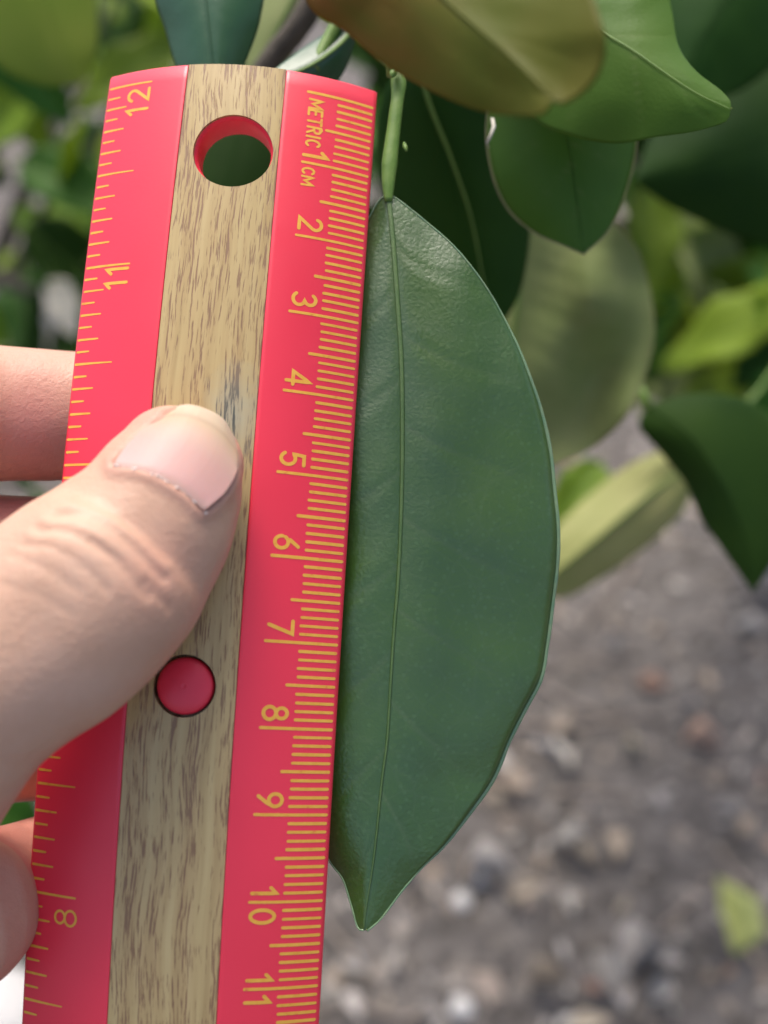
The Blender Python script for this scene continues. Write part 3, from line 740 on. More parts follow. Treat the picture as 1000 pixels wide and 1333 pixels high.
traced_leaf('leaf', [(845, 530, 262), (900, 570, 258), (945, 640, 256), (972, 710, 256), (980, 771, 257)],
            [(843, 530, 0), (832, 556, 2), (862, 592, 5), (893, 632, 6), (912, 675, 5), (945, 722, 2), (980, 771, 0)],
            [(847, 528, 0), (900, 512, 3), (970, 520, 6), (1020, 560, 8), (1035, 640, 8), (1015, 715, 4), (981, 771, 0)],
            [M['leaf_dark'], M['leaf_under']], nl=40, nw=10, cup=.2, fold=.1, veins=5, label='very dark green pointed leaf hanging over the bare soil', ribr=.4, ribm='leaf_dark')
traced_leaf('leaf', [(1120, 120, 300), (1040, 160, 296), (960, 190, 294), (890, 215, 294), (828, 232, 296)],
            [(1120, 118, 0), (1040, 20, 6), (960, 40, 8), (890, 110, 8), (845, 180, 4), (828, 230, 0)],
            [(1120, 124, 0), (1080, 330, 6), (1000, 322, 8), (920, 292, 6), (860, 262, 3), (828, 235, 0)],
            [M['leaf_dark'], M['leaf_under']], nl=36, nw=10, veins=6, vein_gain=5, label='broad dark leaf in the shade behind the olive leaf tip', ribr=.4, ribm='leaf_dark')
traced_leaf('leaf', [(1060, -120, 270), (990, -60, 266), (940, 10, 264), (905, 70, 264), (880, 130, 265)],
            [(1060, -122, 0), (960, -110, 5), (890, -50, 6), (860, 30, 5), (860, 90, 3), (880, 130, 0)],
            [(1062, -118, 0), (1060, 0, 5), (1020, 70, 6), (970, 115, 5), (920, 132, 2), (881, 131, 0)],
            [M['leaf_dark'], M['leaf_under']], nl=36, nw=10, veins=6, vein_gain=4, label='broad dark leaf high behind the notched olive leaf', ribr=.4, ribm='leaf_dark')
traced_leaf('leaf', [(330, 60, 262), (318, 140, 258), (300, 220, 256), (280, 300, 256), (268, 350, 257)],
            [(328, 60, 0), (250, 100, 4), (215, 180, 5), (215, 260, 4), (240, 325, 2), (267, 350, 0)],
            [(332, 60, 0), (400, 120, 4), (405, 200, 5), (370, 280, 4), (320, 335, 2), (269, 350, 0)],
            [M['leaf_dark'], M['leaf_under']], nl=36, nw=10, veins=5, label='dark leaf seen through the hole in the ruler', ribr=.3, ribm='leaf_dark')
BL = [M['leaf_blue'], M['leaf_under']]
traced_leaf('leaf', [(255, -150, 165), (262, -60, 163), (270, 20, 162), (278, 90, 162), (284, 150, 163)],
            [(254, -150, 0), (200, -90, 3), (200, -10, 4), (215, 40, 4), (232, 95, 3), (262, 140, 1), (284, 150, 0)],
            [(256, -150, 0), (320, -100, 3), (343, -20, 4), (340, 20, 4), (332, 50, 4), (316, 90, 3), (296, 135, 1), (284, 150, 0)],
            BL, nl=50, nw=14, cup=1.5, veins=5, label='bluish glossy leaf tucked behind the top of the ruler', ribr=.35, ribm='leaf_blue')
traced_leaf('leaf', [(470, 25, 168), (440, 60, 166), (405, 85, 164), (370, 100, 163), (335, 110, 163)],
            [(470, 23, 0), (430, 40, 2), (395, 62, 2), (365, 84, 1), (335, 108, 0)],
            [(470, 28, 0), (450, 90, 3), (420, 125, 4), (380, 135, 2), (335, 112, 0)],
            BL, nl=36, nw=10, veins=4, label='small bluish leaf behind the wood strip end of the ruler', ribr=.4, ribm='stem')
traced_leaf('leaf', [(420, -120, 215), (395, -40, 213), (370, 20, 212), (345, 70, 213), (330, 110, 214)],
            [(418, -120, 0), (350, -80, 4), (318, 0, 5), (315, 70, 3), (330, 110, 0)],
            [(422, -118, 0), (440, -40, 4), (410, 20, 5), (375, 80, 3), (332, 110, 0)],
            [M['leaf_under'], M['leaf_mid']], nl=36, nw=10, veins=5, label='greyish pale leaf behind the bluish glossy leaf', ribr=.4, ribm='stem')
traced_leaf('leaf', [(20, -180, 300), (40, -90, 297), (60, -10, 296), (82, 60, 297), (100, 110, 299)],
            [(18, -180, 0), (-60, -100, 6), (-60, 0, 8), (-10, 80, 6), (50, 110, 3), (100, 110, 0)],
            [(22, -180, 0), (95, -110, 5), (122, -20, 6), (128, 50, 4), (118, 90, 2), (102, 110, 0)],
            [M['leaf_light'], M['leaf_under']], nl=36, nw=10, veins=5, label='yellow green leaf out of focus beyond the inch side of the ruler', ribr=.5, ribm='leaf_light')
# dried fibre at the base of the pale margined leaf
V, F = tube([at(641, 154, 166), at(643, 165, 165.5), at(639, 176, 165), at(634, 186, 165.5), at(637, 192, 166)], [.00022, .00028, .00025, .0002, .0001], 6)
tpart('dry_fibre', V, F, M['thread'])
# stems and branches
def branch(pts, r0, r1, m='stem', name='twig', n=22):
    P = interp([np.r_[p, 0][:4] for p in pts], n); path = [at(p[0], p[1], p[2]) for p in P]
    V, F = tube(path, [.001 * (r0 + (r1 - r0) * i / (n - 1)) * (1 + .12 * mnoise.noise(Vector((i * .9, r0 * 9, 1)))) for i in range(n)], 10); return tpart(name, V, F, M[m])
branch([(520, -420, 175), (505, -200, 163), (500, -60, 156), (506, 30, 151.5), (511, 80, 150 - 146 + zb), (512, 98, 149.5 - 146 + zb)], 1.3, .9)
branch([(470, -380, 172), (462, -160, 170), (450, -20, 168), (440, 25, 167), (418, 70, 166), (408, 92, 165)], 1.5, .9)
branch([(560, -420, 190), (500, -150, 195), (430, -40, 200), (392, 30, 203), (362, 66, 205), (330, 110, 207)], 3.0, 2.0, 'bark', 'branch')
branch([(700, -420, 180), (640, -200, 170), (600, -60, 165), (560, 10, 175), (548, 62, 186)], 1.4, .8)
branch([(560, 120, 189), (590, 190, 197), (610, 230, 206), (612, 300, 215), (600, 350, 225)], .9, .7, 'bark', 'twig')
# stalks that carry the leaves behind and above
for pts, r0, r1 in (([(660, -330, 205), (675, -120, 212), (690, 60, 218), (700, 205, 222)], 1.4, .8),
                    ([(690, 60, 218), (735, 160, 250), (775, 330, 268), (815, 460, 268), (845, 530, 262)], 1.2, .8),
                    ([(1180, 120, 320), (1090, 330, 335), (1010, 480, 345), (940, 560, 340), (905, 600, 330)], 1.5, .8),
                    ([(1320, 60, 310), (1220, 90, 305), (1120, 120, 300)], 1.5, .9), ([(1320, 60, 310), (1180, -60, 285), (1060, -120, 270)], 1.5, .9),
                    ([(520, -420, 175), (455, -330, 145), (420, -260, 125)], 1.2, .8), ([(700, -420, 180), (702, -330, 171), (700, -260, 165)], 1.2, .8),
                    ([(690, -420, 182), (700, -180, 178), (700, 40, 172)], 1.2, .7), ([(500, -400, 190), (360, -290, 172), (255, -150, 165)], 1.3, .8),
                    ([(500, -400, 190), (470, -240, 205), (420, -120, 215)], 1.2, .8), ([(500, -400, 190), (400, -120, 240), (330, 60, 262)], 1.2, .7),
                    ([(500, -400, 190), (220, -330, 270), (20, -180, 300)], 1.6, .9)):
    branch(pts, r0, r1)
# trunk to the right of the view, and the limb that arches over it
def wtube(pts, radii, name, m='bark', seg=14):
    P = interp([np.array(p) for p in [(0,)]] if False else np.array(pts), 30)
    rr = np.interp(np.linspace(0, 1, 30), np.linspace(0, 1, len(radii)), radii)
    V, F = tube([Vector(p) for p in P], rr, seg, up=Vector((.3, .2, .9)).normalized()); return tpart(name, V, F, M[m])
crown = W((20, -135, 185))
P = [(TRX.x, TRX.y, -.03), (TRX.x - .01, TRX.y - .01, .12), (TRX.x + .01, TRX.y - .03, .35), (TRX.x - .03, TRX.y - .08, .6), (TRX.x - .08, TRX.y - .12, .85)]
def wpath(pts, radii, name, m='bark'):
    a = np.array(pts); s = np.linspace(0, len(a) - 1, 30); Q = []
    for x in s:
        i = min(int(x), len(a) - 2); t = x - i; p0, p1, p2, p3 = a[max(i - 1, 0)], a[i], a[i + 1], a[min(i + 2, len(a) - 1)]
        Q.append(Vector(.5 * ((2 * p1) + (-p0 + p2) * t + (2 * p0 - 5 * p1 + 4 * p2 - p3) * t * t + (-p0 + 3 * p1 - 3 * p2 + p3) * t ** 3)))
    rr = np.interp(np.linspace(0, 1, 30), np.linspace(0, 1, len(radii)), radii)
    V, F = tube(Q, rr, 14, up=Vector((.31, .2, .1)).normalized()); return tpart(name, V, F, M[m])
wpath(P, [.042, .034, .03, .027, .022], 'trunk')
wpath([P[-1], (.45, .40, .93), (.25, .28, .90), (.10, .22, .86), tuple(at(560, -420, 190)), tuple(at(520, -300, 172))], [.02, .013, .009, .006, .004, .0025], 'branch')
wpath([P[-2], (.5, .5, .62), (.36, .42, .62), (.22, .34, .60)], [.016, .010, .006, .003], 'branch')
wpath([P[-2], (.5, .5, .62), (.40, .40, .66), tuple(at(1320, 60, 310))], [.012, .008, .005, .0016], 'branch')
wpath([P[-2], (.5, .5, .62), (.38, .42, .58), tuple(at(1180, 120, 320))], [.011, .008, .005, .0016], 'branch')
wpath([P[-3], (.52, .56, .42), (.34, .46, .46), (.20, .36, .45)], [.013, .009, .006, .002], 'branch')

# ------------------------------------------------------------------ background shrubs (out of focus foliage)
LEAFM = {k: [leaf_me([M[a], M[b]], fold=.12 + .06 * q, droop=.1 + .1 * q, wave=.03, seed=q, wid=.46 + .04 * q) for q in range(3)] for k, a, b in (('dark', 'leaf_dark', 'leaf_mid'), ('mid', 'leaf_mid', 'leaf_under'), ('light', 'leaf_light', 'leaf_light'), ('under', 'leaf_under', 'leaf_mid'), ('straw', 'pale_straw', 'pale_straw'), ('pink', 'dry_pink', 'dry_pink'))}
RIBM = [rib_me(M['stem'], droop=.1 + .1 * q) for q in range(3)]
def shrub(loc, label, spots, stems):
    root = empty('shrub', loc); tag(root, label, 'shrub', None); loc = Vector(loc)
    for st in stems:
        a = np.array([np.array(p) - np.array(loc) for p in st]); n = 14; Q = []
        for x in np.linspace(0, len(a) - 1, n): i = min(int(x), len(a) - 2); Q.append(Vector(a[i] + (a[i + 1] - a[i]) * (x - i)))
        V, F = tube(Q, [.006 * (1.1 - .8 * k / (n - 1)) for k in range(n)], 8, up=Vector((.3, .9, .1))); link('stem', mesh(V, F), M['bark'], root)
    for (p, kind, L) in spots:
        q = random.randrange(3)
        o = bpy.data.objects.new('leaf', LEAFM[kind][q]); COL.objects.link(o); o.parent = root
        # leaves hang outward and down, upper face to the sky and the viewer
        az = random.uniform(0, 6.28); down = random.uniform(.15, 1.2)
        y = Vector((math.cos(az), math.sin(az) * .8 - .3, -down)).normalized(); nrm = (Vector((random.uniform(-.6, .6), -.7 + random.uniform(-.5, .5), .9))).normalized()
        x = y.cross(nrm).normalized(); z = x.cross(y)
        pp = p - loc - y * L * .5
        o.matrix_local = Matrix(((x.x, y.x, z.x, pp.x), (x.y, y.y, z.y, pp.y), (x.z, y.z, z.z, pp.z), (0, 0, 0, 1))) @ Matrix.Scale(L, 4)
        r = bpy.data.objects.new('midrib', RIBM[q]); COL.objects.link(r); r.parent = o
    return root
def spots(regions):
    out = []
    for (x0, x1, y0, y1, z0, z1, n, kinds) in regions:
        for i in range(n):
            z = random.uniform(z0, z1); p = at(random.uniform(x0, x1), random.uniform(y0, y1), z)
            if p.z < .06: p.z = .06 + random.uniform(0, .06)
            out.append((p, random.choices(list(kinds), list(kinds.values()))[0], random.uniform(.04, .082)))
    return out
def stems_to(base, targets):
    return [[base, tuple(Vector(base).lerp(t, .5) + Vector((0, 0, .05))), tuple(t)] for t in targets]
bl = (-.46, .98, 0.0)
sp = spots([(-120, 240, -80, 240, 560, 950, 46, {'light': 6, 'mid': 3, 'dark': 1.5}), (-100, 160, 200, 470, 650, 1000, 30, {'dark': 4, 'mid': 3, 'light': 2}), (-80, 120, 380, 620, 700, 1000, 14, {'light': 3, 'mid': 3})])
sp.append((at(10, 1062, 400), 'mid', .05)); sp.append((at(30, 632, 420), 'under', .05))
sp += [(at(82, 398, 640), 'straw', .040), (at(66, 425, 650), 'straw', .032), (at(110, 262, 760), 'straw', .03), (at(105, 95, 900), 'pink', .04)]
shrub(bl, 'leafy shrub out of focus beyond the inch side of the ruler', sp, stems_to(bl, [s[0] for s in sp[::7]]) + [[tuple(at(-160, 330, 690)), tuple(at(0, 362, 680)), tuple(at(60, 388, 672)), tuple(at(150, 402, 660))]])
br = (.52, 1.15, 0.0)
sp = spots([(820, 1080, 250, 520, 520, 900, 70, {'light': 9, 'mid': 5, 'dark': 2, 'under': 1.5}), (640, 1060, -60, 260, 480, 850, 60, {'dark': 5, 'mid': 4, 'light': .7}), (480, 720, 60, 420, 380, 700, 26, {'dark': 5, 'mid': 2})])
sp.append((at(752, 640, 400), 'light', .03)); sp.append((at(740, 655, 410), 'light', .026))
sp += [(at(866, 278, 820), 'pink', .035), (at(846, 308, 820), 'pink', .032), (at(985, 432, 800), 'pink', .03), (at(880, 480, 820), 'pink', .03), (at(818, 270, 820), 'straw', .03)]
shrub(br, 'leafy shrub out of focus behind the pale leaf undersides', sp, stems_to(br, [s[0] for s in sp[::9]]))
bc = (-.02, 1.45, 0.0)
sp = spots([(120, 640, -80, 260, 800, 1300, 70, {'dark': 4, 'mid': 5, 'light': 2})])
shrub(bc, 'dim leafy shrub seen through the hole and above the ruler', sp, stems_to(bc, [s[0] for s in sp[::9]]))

def shading_canopy():  # branches and leaves added out of view to block light from the right
    twigs = [[(.45, .40, .93), (.38, .15, 1.0), (.30, -.05, 1.02), (.26, -.25, .95)], [(.59, .54, .60), (.52, .25, .72), (.42, .0, .74), (.36, -.22, .70)], [(.54, .50, .85), (.60, .2, 1.05), (.55, -.1, 1.15), (.48, -.3, 1.1)],
             [(.63, .59, .35), (.62, .3, .48), (.50, .1, .52), (.44, -.15, .50)], [(.38, .15, 1.0), (.24, .10, 1.12), (.14, -.02, 1.16)]]
    for tw in twigs: wpath(tw, [.010, .007, .004, .0015], 'branch')
    n = 0
    while n < 170:
        tw = random.choice(twigs); i = random.randrange(len(tw) - 1); p = Vector(tw[i]).lerp(Vector(tw[i + 1]), random.random()) + Vector([random.gauss(0, .06) for _ in range(3)])
        q = p - CO; z = q.dot(CF)
        if z > 0 and abs(q.dot(CX)) < z * .55 and abs(q.dot(CU)) < z * .8: continue
        L = random.uniform(.07, .105); k = random.randrange(3); o = bpy.data.objects.new('leaf', LEAFM[random.choice(['dark', 'mid', 'mid'])][k]); COL.objects.link(o); o.parent = tree
        az = random.uniform(0, 6.28); y = Vector((math.cos(az), math.sin(az), -random.uniform(.3, 1.2))).normalized(); nm = Vector((random.uniform(-.8, .3), random.uniform(-.6, .6), .8)).normalized()
        x = y.cross(nm).normalized(); zz = x.cross(y); pp = p - TRX
        o.matrix_local = Matrix(((x.x, y.x, zz.x, pp.x), (x.y, y.y, zz.y, pp.y), (x.z, y.z, zz.z, pp.z), (0, 0, 0, 1))) @ Matrix.Scale(L, 4)
        r = bpy.data.objects.new('midrib', RIBM[k]); COL.objects.link(r); r.parent = o; n += 1
shading_canopy()

# ------------------------------------------------------------------ the hand
def loft(secs, ring=36, cap0=True, cap1=True, wdir=None):
    """secs: (camera xyz mm, half width, half thickness); width lies across the view, thickness along it"""
    C = np.array([s[0] for s in secs], float); A = np.array([s[1] for s in secs]); B = np.array([s[2] for s in secs])
    K = np.c_[C, A, B]; m = 6 * len(secs)
    d = np.r_[0, np.cumsum(np.linalg.norm(np.diff(C, axis=0), axis=1))]; out = []
    q = np.r_[[2 * K[0] - K[1]], K, [2 * K[-1] - K[-2]]]
    for s in np.linspace(0, d[-1], m):
        i = min(max(np.searchsorted(d, s, 'right') - 1, 0), len(K) - 2); t = (s - d[i]) / (d[i + 1] - d[i])
        p0, p1, p2, p3 = q[i], q[i + 1], q[i + 2], q[i + 3]
        out.append(.5 * ((2 * p1) + (-p0 + p2) * t + (2 * p0 - 5 * p1 + 4 * p2 - p3) * t * t + (-p0 + 3 * p1 - 3 * p2 + p3) * t ** 3))
    K = np.array(out); T = np.gradient(K[:, :3], axis=0); T /= np.linalg.norm(T, axis=1, keepdims=True)
    rows = [];
    def capped(idx, sgn):
        r = []
        for a in (np.linspace(80, 10, 8) if sgn < 0 else np.linspace(10, 80, 8)):
            k = K[idx].copy(); k[:3] += T[idx] * sgn * math.sin(math.radians(a)) * min(k[3], k[4]) * 1.0; f = math.cos(math.radians(a)); k[3] *= f; k[4] *= f; r.append((k, T[idx]))
        return r
    if cap0: rows += capped(0, -1)
    rows += [(K[i], T[i]) for i in range(len(K))]
    if cap1: rows += capped(len(K) - 1, 1)
    V = []; F = []
    for k, t in rows:
        w = np.cross(t, [0, 0, 1.0] if wdir is None else wdir); w /= np.linalg.norm(w); n = np.cross(w, t)
        for a in np.linspace(0, 2 * math.pi, ring, endpoint=False): V.append(k[:3] + w * k[3] * cos(a) + n * k[4] * sin(a))
    for i in range(len(rows) - 1):
        for j in range(ring): j2 = (j + 1) % ring; F.append((i * ring + j, i * ring + j2, (i + 1) * ring + j2, (i + 1) * ring + j))
    F.append(tuple(range(ring))[::-1]); F.append(tuple((len(rows) - 1) * ring + j for j in range(ring)))
    return V, F
def zsurf(px, py):
    u, v = ruler_hit(px, py); u = min(max(u, -17), 17); return ruler_cam(u, v, topn(u, v))[2]
def PXS(lst):      # (left px, right px, z or None -> resting on the ruler, thickness)
    out = []
    for (l, r, z, b) in lst:
        mx, my = (l[0] + r[0]) / 2, (l[1] + r[1]) / 2
        if z is None: z = zsurf(mx, my) - b * .93
        out.append((cpx(mx, my, z), math.hypot(r[0] - l[0], r[1] - l[1]) / 2 * z / FPX, b))
    return out
thumb = PXS([((158, 573), (319, 615), None, 5.6), ((132, 597), (318, 646), None, 6.6), ((95, 638), (304, 706), None, 7.6),
             ((46, 678), (283, 757), None, 8.6), ((0, 708), (256, 804), 125.5, 9.0), ((-60, 750), (197, 872), 124.5, 9.0), ((-112, 790), (137, 912), 124, 9.2),
             ((-172, 830), (72, 972), 124, 9.6), ((-232, 862), (26, 1042), 124.5, 10.2), ((-320, 900), (-22, 1125), 126, 11), ((-440, 940), (-120, 1250), 131, 13), ((-640, 1010), (-330, 1340), 140, 14)])
def fing(lst): return [(cpx(x, y, z), r * 1.0, r * .95) for x, y, z, r in lst]
index = fing([(-460, 590, 146, 10.5), (-340, 560, 144, 10), (-200, 545, 143.5, 9.6), (-80, 538, 147, 9.3), (0, 539, 151.5, 9.0), (100, 541, 154, 8.6), (190, 545, 154, 8.2), (250, 548, 152.5, 7.6), (285, 550, 150.5, 6.6)])
middle = fing([(-460, 770, 150, 10.8), (-320, 748, 149, 10.2), (-180, 738, 150, 9.8), (-40, 733, 153, 9.4), (60, 733, 155, 9.0), (170, 733, 155, 8.4), (250, 735, 153, 7.8), (290, 735, 151, 6.8)])
ringf = fing([(-460, 960, 151, 10.3), (-320, 955, 151, 9.8), (-160, 958, 152, 9.3), (-20, 958, 154.5, 9.0), (70, 955, 155.5, 8.5), (170, 952, 154.5, 8.0), (250, 948, 152.5, 7.0)])
pinky = fing([(-450, 1190, 148, 9.6), (-330, 1215, 143, 9.4), (-200, 1222, 138, 9.4), (-115, 1210, 135, 9.6), (-62, 1192, 134.5, 9.7), (-22, 1172, 140.5, 8.6), (25, 1150, 148, 7.8), (90, 1128, 151.5, 7.3), (150, 1112, 152, 6.4)])
def tocam(px, py, z): return cpx(px, py, z)
palm = [(cpx(-1230, 1290, 150), 27, 18), (cpx(-1080, 1200, 150), 30, 17), (cpx(-900, 1080, 150), 36, 15.5), (cpx(-700, 960, 150), 40, 14), (cpx(-540, 890, 149), 40, 12), (cpx(-450, 875, 149), 38, 10.5)]
fore = [(np.array([-118., 45., 150.]), 26, 18), (np.array([-150., 75., 140.]), 27, 20), (np.array([-215., 130., 110.]), 34, 28), (np.array([-300., 195., 70.]), 41, 36)]
HV = []; HF = []
for secs, kw in ((thumb, {}), (index, {}), (middle, {}), (ringf, {}), (pinky, {}), (palm, {'wdir': np.array([0, 0, 1.0])}), (fore, {})):
    a, b = loft(secs, **kw); HF += [tuple(i + len(HV) for i in f) for f in b]; HV += list(a)
tmp = bpy.data.objects.new('tmp', mesh(HV, HF)); COL.objects.link(tmp)
fix(tmp.data)
md = tmp.modifiers.new('r', 'REMESH'); md.mode = 'VOXEL'; md.voxel_size = 0.42
ms = tmp.modifiers.new('s', 'SMOOTH'); ms.factor = .5; ms.iterations = 14
dg = bpy.context.evaluated_depsgraph_get(); hme = bpy.data.meshes.new_from_object(tmp.evaluated_get(dg)); bpy.data.objects.remove(tmp)
nv = len(hme.vertices); co = np.zeros(nv * 3); hme.vertices.foreach_get('co', co); co = co.reshape(-1, 3)
no = np.zeros(nv * 3); hme.vertices.foreach_get('normal', no); no = no.reshape(-1, 3)
px = PX0 + co[:, 0] / co[:, 2] * FPX; py = PY0 + co[:, 1] / co[:, 2] * FPX
front = np.clip(-no[:, 2] * 1.6 + .2, 0, 1) * (co[:, 2] < 131)
def segdist(pts):
    best = np.full(nv, 1e9)
    for (x0, y0), (x1, y1) in zip(pts[:-1], pts[1:]):
        dx, dy = x1 - x0, y1 - y0; t = np.clip(((px - x0) * dx + (py - y0) * dy) / (dx * dx + dy * dy), 0, 1)
        best = np.minimum(best, np.hypot(px - x0 - t * dx, py - y0 - t * dy))
    return best
disp = np.zeros(nv)
CRE = [([(72, 672), (110, 668), (150, 690), (185, 722), (212, 752)], .42, 7), ([(50, 690), (88, 690), (130, 712), (165, 745), (190, 775)], .34, 7), ([(30, 708), (70, 712), (112, 738), (140, 768)], .25, 7),
       ([(15, 722), (60, 740), (100, 768)], .16, 6), ([(100, 652), (145, 668), (185, 695), (215, 728)], .18, 6), ([(120, 705), (160, 730), (200, 770), (218, 790)], .22, 6),
       ([(0, 760), (50, 775), (95, 800)], .10, 6), ([(-20, 985), (20, 1000), (50, 990)], .2, 10)]
for c, dpt, w in CRE: disp -= .75 * dpt * np.exp(-(segdist(interp(c, 14)) / w) ** 2)
# folds of skin bulging between the creases over the joint
disp += .15 * np.exp(-(segdist(interp([(95, 660), (140, 678), (180, 705), (214, 740)], 12)) / 9) ** 2) + .16 * np.exp(-(segdist(interp([(60, 682), (105, 690), (148, 716), (180, 750)], 12)) / 9) ** 2) + .12 * np.exp(-(segdist(interp([(40, 700), (80, 712), (125, 742), (150, 770)], 12)) / 9) ** 2)
# nail bed: sunk inside the nail outline, raised fold round its root and sides
NB = [(147, 606), (190, 614), (229, 634), (266, 664)]                                    # root (cuticle) line
NLFT = [(147, 606), (163, 582), (184, 556), (208, 537)]
NRGT = [(266, 664), (294, 639), (310, 606), (306, 570)]
foldline = interp(NLFT[::-1] + interp(NB, 8).tolist()[1:-1] + NRGT, 40)
fd = segdist(foldline.tolist())
disp += .38 * np.exp(-((fd - 5) / 8.5) ** 2) * np.clip((py - 560) / 40, 0, 1)
poly = np.array(interp(NLFT[::-1], 10).tolist() + interp(NB, 10).tolist() + interp(NRGT, 10).tolist() + interp([(306, 570), (287, 543), (252, 528), (228, 530), (208, 537)], 10).tolist())
inside = np.zeros(nv, bool)
for (x0, y0), (x1, y1) in zip(poly, np.roll(poly, -1, axis=0)):
    if y0 == y1: continue
    c = ((y0 > py) != (y1 > py)) & (px < (x1 - x0) * (py - y0) / (y1 - y0) + x0); inside ^= c
disp = np.where(inside, -.55 * np.clip(fd / 6, 0, 1), disp)
co2 = co + no * (disp * front)[:, None]
# broad unevenness so that the skin is not machine smooth
lump = np.array([mnoise.noise(Vector(p * .16)) for p in co]) * .22
co2 += no * lump[:, None]
flush_and_bounce = np.zeros(nv)
flush_and_bounce += .9 * np.exp(-(((px - 40) / 70) ** 2 + ((py - 560) / 90) ** 2)) * (co[:, 2] > 135) + .8 * (co[:, 2] > 136) * (py > 640) * (px > -120)  # last term paints red bounce onto the shaded fingers behind the ruler
flush_and_bounce += .45 * np.exp(-(((px + 30) / 80) ** 2 + ((py - 1190) / 110) ** 2))
flush_and_bounce += .3 * np.exp(-(((px - 215) / 60) ** 2 + ((py - 745) / 60) ** 2)) + .35 * np.exp(-(segdist(foldline.tolist()) / 14) ** 2)
HB = W(co[np.argmax(co[:, 1])])
hand_loc = Vector(Wn(co2).mean(axis=0)); hand_loc.z = float(Wn(co2)[:, 2].min())
hand = hme; hw_ = Wn(co2) - np.array(hand_loc)
hme.vertices.foreach_set('co', hw_.ravel()); hme.update()
fa = hme.attributes.new('flush_and_bounce', 'FLOAT', 'POINT'); fa.data.foreach_set('value', np.clip(flush_and_bounce, 0, 1).astype(np.float32))
bmh = bmesh.new(); bmh.from_mesh(hme); bmesh.ops.recalc_face_normals(bmh, faces=bmh.faces); bmh.to_mesh(hme); bmh.free()
hand = link('hand', hme, M['skin']); hand.location = hand_loc
tag(hand, 'left hand gripping the red ruler with its thumb pressed on the wood strip', 'hand')
# nail plate, laid over the sunken bed
bvh = BVHTree.FromPolygons([Vector(v) for v in co2], [tuple(p.vertices) for p in hme.polygons])
def skin_z(x, y):
    d = Vector(((x - PX0) / FPX, (y - PY0) / FPX, 1.0)).normalized(); h = bvh.ray_cast(Vector((0, 0, 0)), d)
    return h[0].z if h[0] is not None else 128.
nn_, mm_ = 26, 30
Le = interp(NLFT, mm_ + 1); Re = interp(NRGT, mm_ + 1); root_ = interp(NB, nn_ + 1); tip_ = interp([(208, 537), (228, 529), (252, 527), (287, 542), (306, 570)], nn_ + 1)
GP = np.zeros((mm_ + 1, nn_ + 1, 2))
for i in range(mm_ + 1):
    s = i / mm_
    for j in range(nn_ + 1):
        t = j / nn_
        GP[i, j] = (1 - s) * root_[j, :2] + s * tip_[j, :2] + (1 - t) * Le[i, :2] + t * Re[i, :2] - ((1 - s) * (1 - t) * root_[0, :2] + (1 - s) * t * root_[-1, :2] + s * (1 - t) * tip_[0, :2] + s * t * tip_[-1, :2])
NV = []; along = []; across = []
Z = np.array([[skin_z(*GP[i, j]) for j in range(nn_ + 1)] for i in range(mm_ + 1)])
ii = np.arange(mm_ + 1) / mm_; zm_ = np.median(Z[:, nn_ // 2 - 3: nn_ // 2 + 4], axis=1); sel = (ii > .1) & (ii < .6)
cf = np.polyfit(ii[sel], zm_[sel], 1); ZC = np.polyval(cf, ii) - .62 + np.where(ii > .5, (ii - .5) ** 2 * 4.0, 0)
DS = float(np.median([min(Z[i, 2], Z[i, -3]) - zm_[i] for i in range(4, 18)])); print('nail', cf, DS, zm_)
# smooth saddle through the four borders, then arched across
for i in range(mm_ + 1):
    s = i / mm_
    for j in range(nn_ + 1):
        t = j / nn_; zl, zr = Z[i, 1], Z[i, -2]; zl = min(zl, 134); zr = min(zr, 134)
        zc = np.interp(s, np.linspace(0, 1, mm_ + 1), ZC)
        drop = DS * (1 if s < .6 else 1 + (s - .6) * 1.2)
        zl = zr = zc + drop
        a = 2 * t - 1; z = zc + (abs(a) ** 2.2) * ((zl if a < 0 else zr) - zc + .1)
        if s < .06: z += .30 * (1 - s / .06)
        NV.append(cpx(GP[i, j, 0], GP[i, j, 1], z)); along.append(s); across.append(t)
NVa = np.array(NV).reshape(mm_ + 1, nn_ + 1, 3)
for _ in range(4): NVa[1:-1, 1:-1] = .25 * (NVa[:-2, 1:-1] + NVa[2:, 1:-1] + NVa[1:-1, :-2] + NVa[1:-1, 2:])
top = NVa.reshape(-1, 3); bot = top + np.array([0, 0, .45]); nN = len(top); F = []; c_ = nn_ + 1
for i in range(mm_):
    for j in range(nn_):
        a = i * c_ + j; F.append((a, a + c_, a + c_ + 1, a + 1)); F.append((nN + a, nN + a + 1, nN + a + c_ + 1, nN + a + c_))
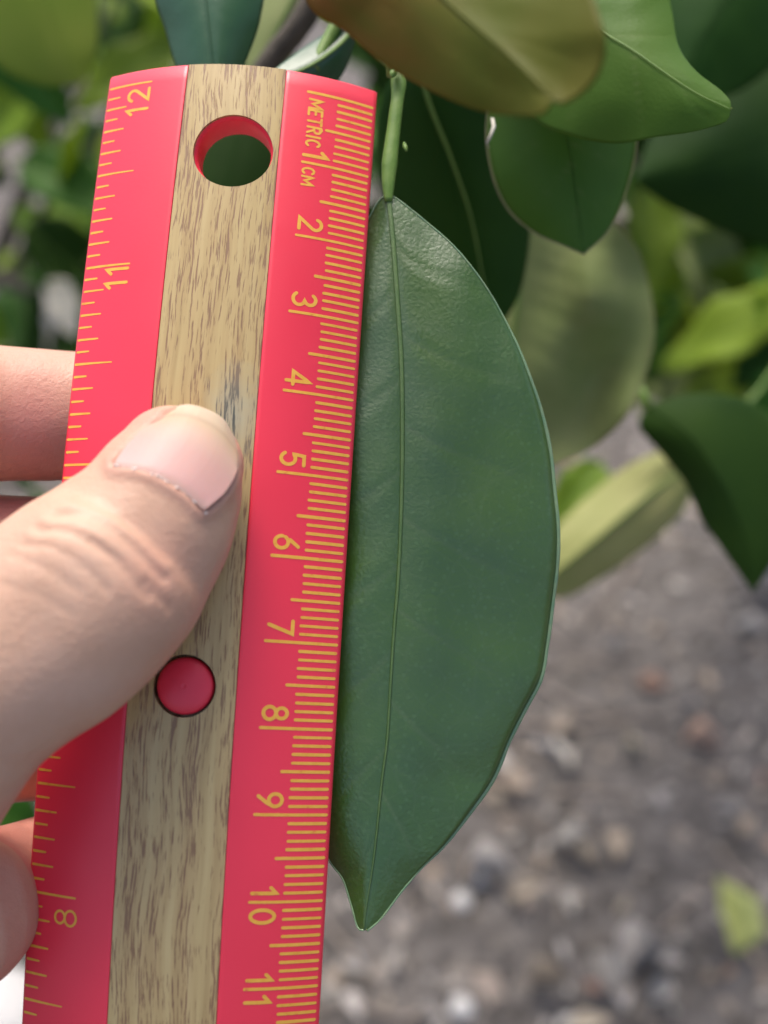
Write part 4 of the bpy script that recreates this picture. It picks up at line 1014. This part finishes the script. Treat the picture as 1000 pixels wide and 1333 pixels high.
for i in range(mm_):
    for j in (0, nn_): a = i * c_ + j; F.append((a, a + c_, nN + a + c_, nN + a))
for j in range(nn_):
    for i in (0, mm_): a = i * c_ + j; F.append((a, a + 1, nN + a + 1, nN + a))
nme = fix(mesh(Wn(np.vstack([top, bot])) - np.array(hand_loc), F), 50)
for nm, dat in (('along', along), ('across', across)):
    x = nme.attributes.new(nm, 'FLOAT', 'POINT'); x.data.foreach_set('value', np.array(dat + dat, np.float32))
nail = link('thumbnail', nme, M['nail'], hand, smooth=False); nail['label'] = 'pale pink thumbnail with a whitish free edge'
# dry ragged cuticle along the root of the nail
path = []; rad = []
cp = interp(NB, 60)
for k in range(60):
    x = cp[k, 0] + 2.2 * mnoise.noise(Vector((k * .5, 3, 0))); y = cp[k, 1] + 2.6 * mnoise.noise(Vector((k * .45, 9, 0))) - 1
    path.append(Vector(Wn([cpx(x, y, skin_z(x, y) - .10)])[0]) - hand_loc); rad.append(.00005 + .00014 * max(0, mnoise.noise(Vector((k * .35, 1, 4))) + .15))
V, F = tube(path, rad, 6, up=-CF); link('cuticle', mesh(V, F), M['white_flake'], hand)
for (x, y, r) in ((152, 602, 2.2), (268, 668, 2.4), (262, 657, 2.0), (182, 608, 1.5), (205, 619, 1.8), (247, 647, 1.6)):
    a = random.uniform(0, 3); pts_ = [Vector(Wn([cpx(x + k * r * math.cos(a), y + k * r * math.sin(a), skin_z(x, y) - .12 - .05 * abs(k))])[0]) - hand_loc for k in (-1, 0, 1)]
    V, F = tube(pts_, [.00003, .00016, .00004], 6, up=-CF); link('skin_flake', mesh(V, F), M['white_flake'], hand)
# sleeve further down the forearm
a, b = loft([(np.array([-215., 130., 110.]), 43, 37), (np.array([-255., 161., 91.]), 46, 41), (np.array([-300., 195., 70.]), 50, 45), (np.array([-360., 240., 40.]), 54, 50)], cap0=False, cap1=True)
b = b[:-2] + [b[-1]]
link('sleeve', fix(mesh(Wn(np.array(a)) - np.array(hand_loc), b)), M['sleeve'], hand)
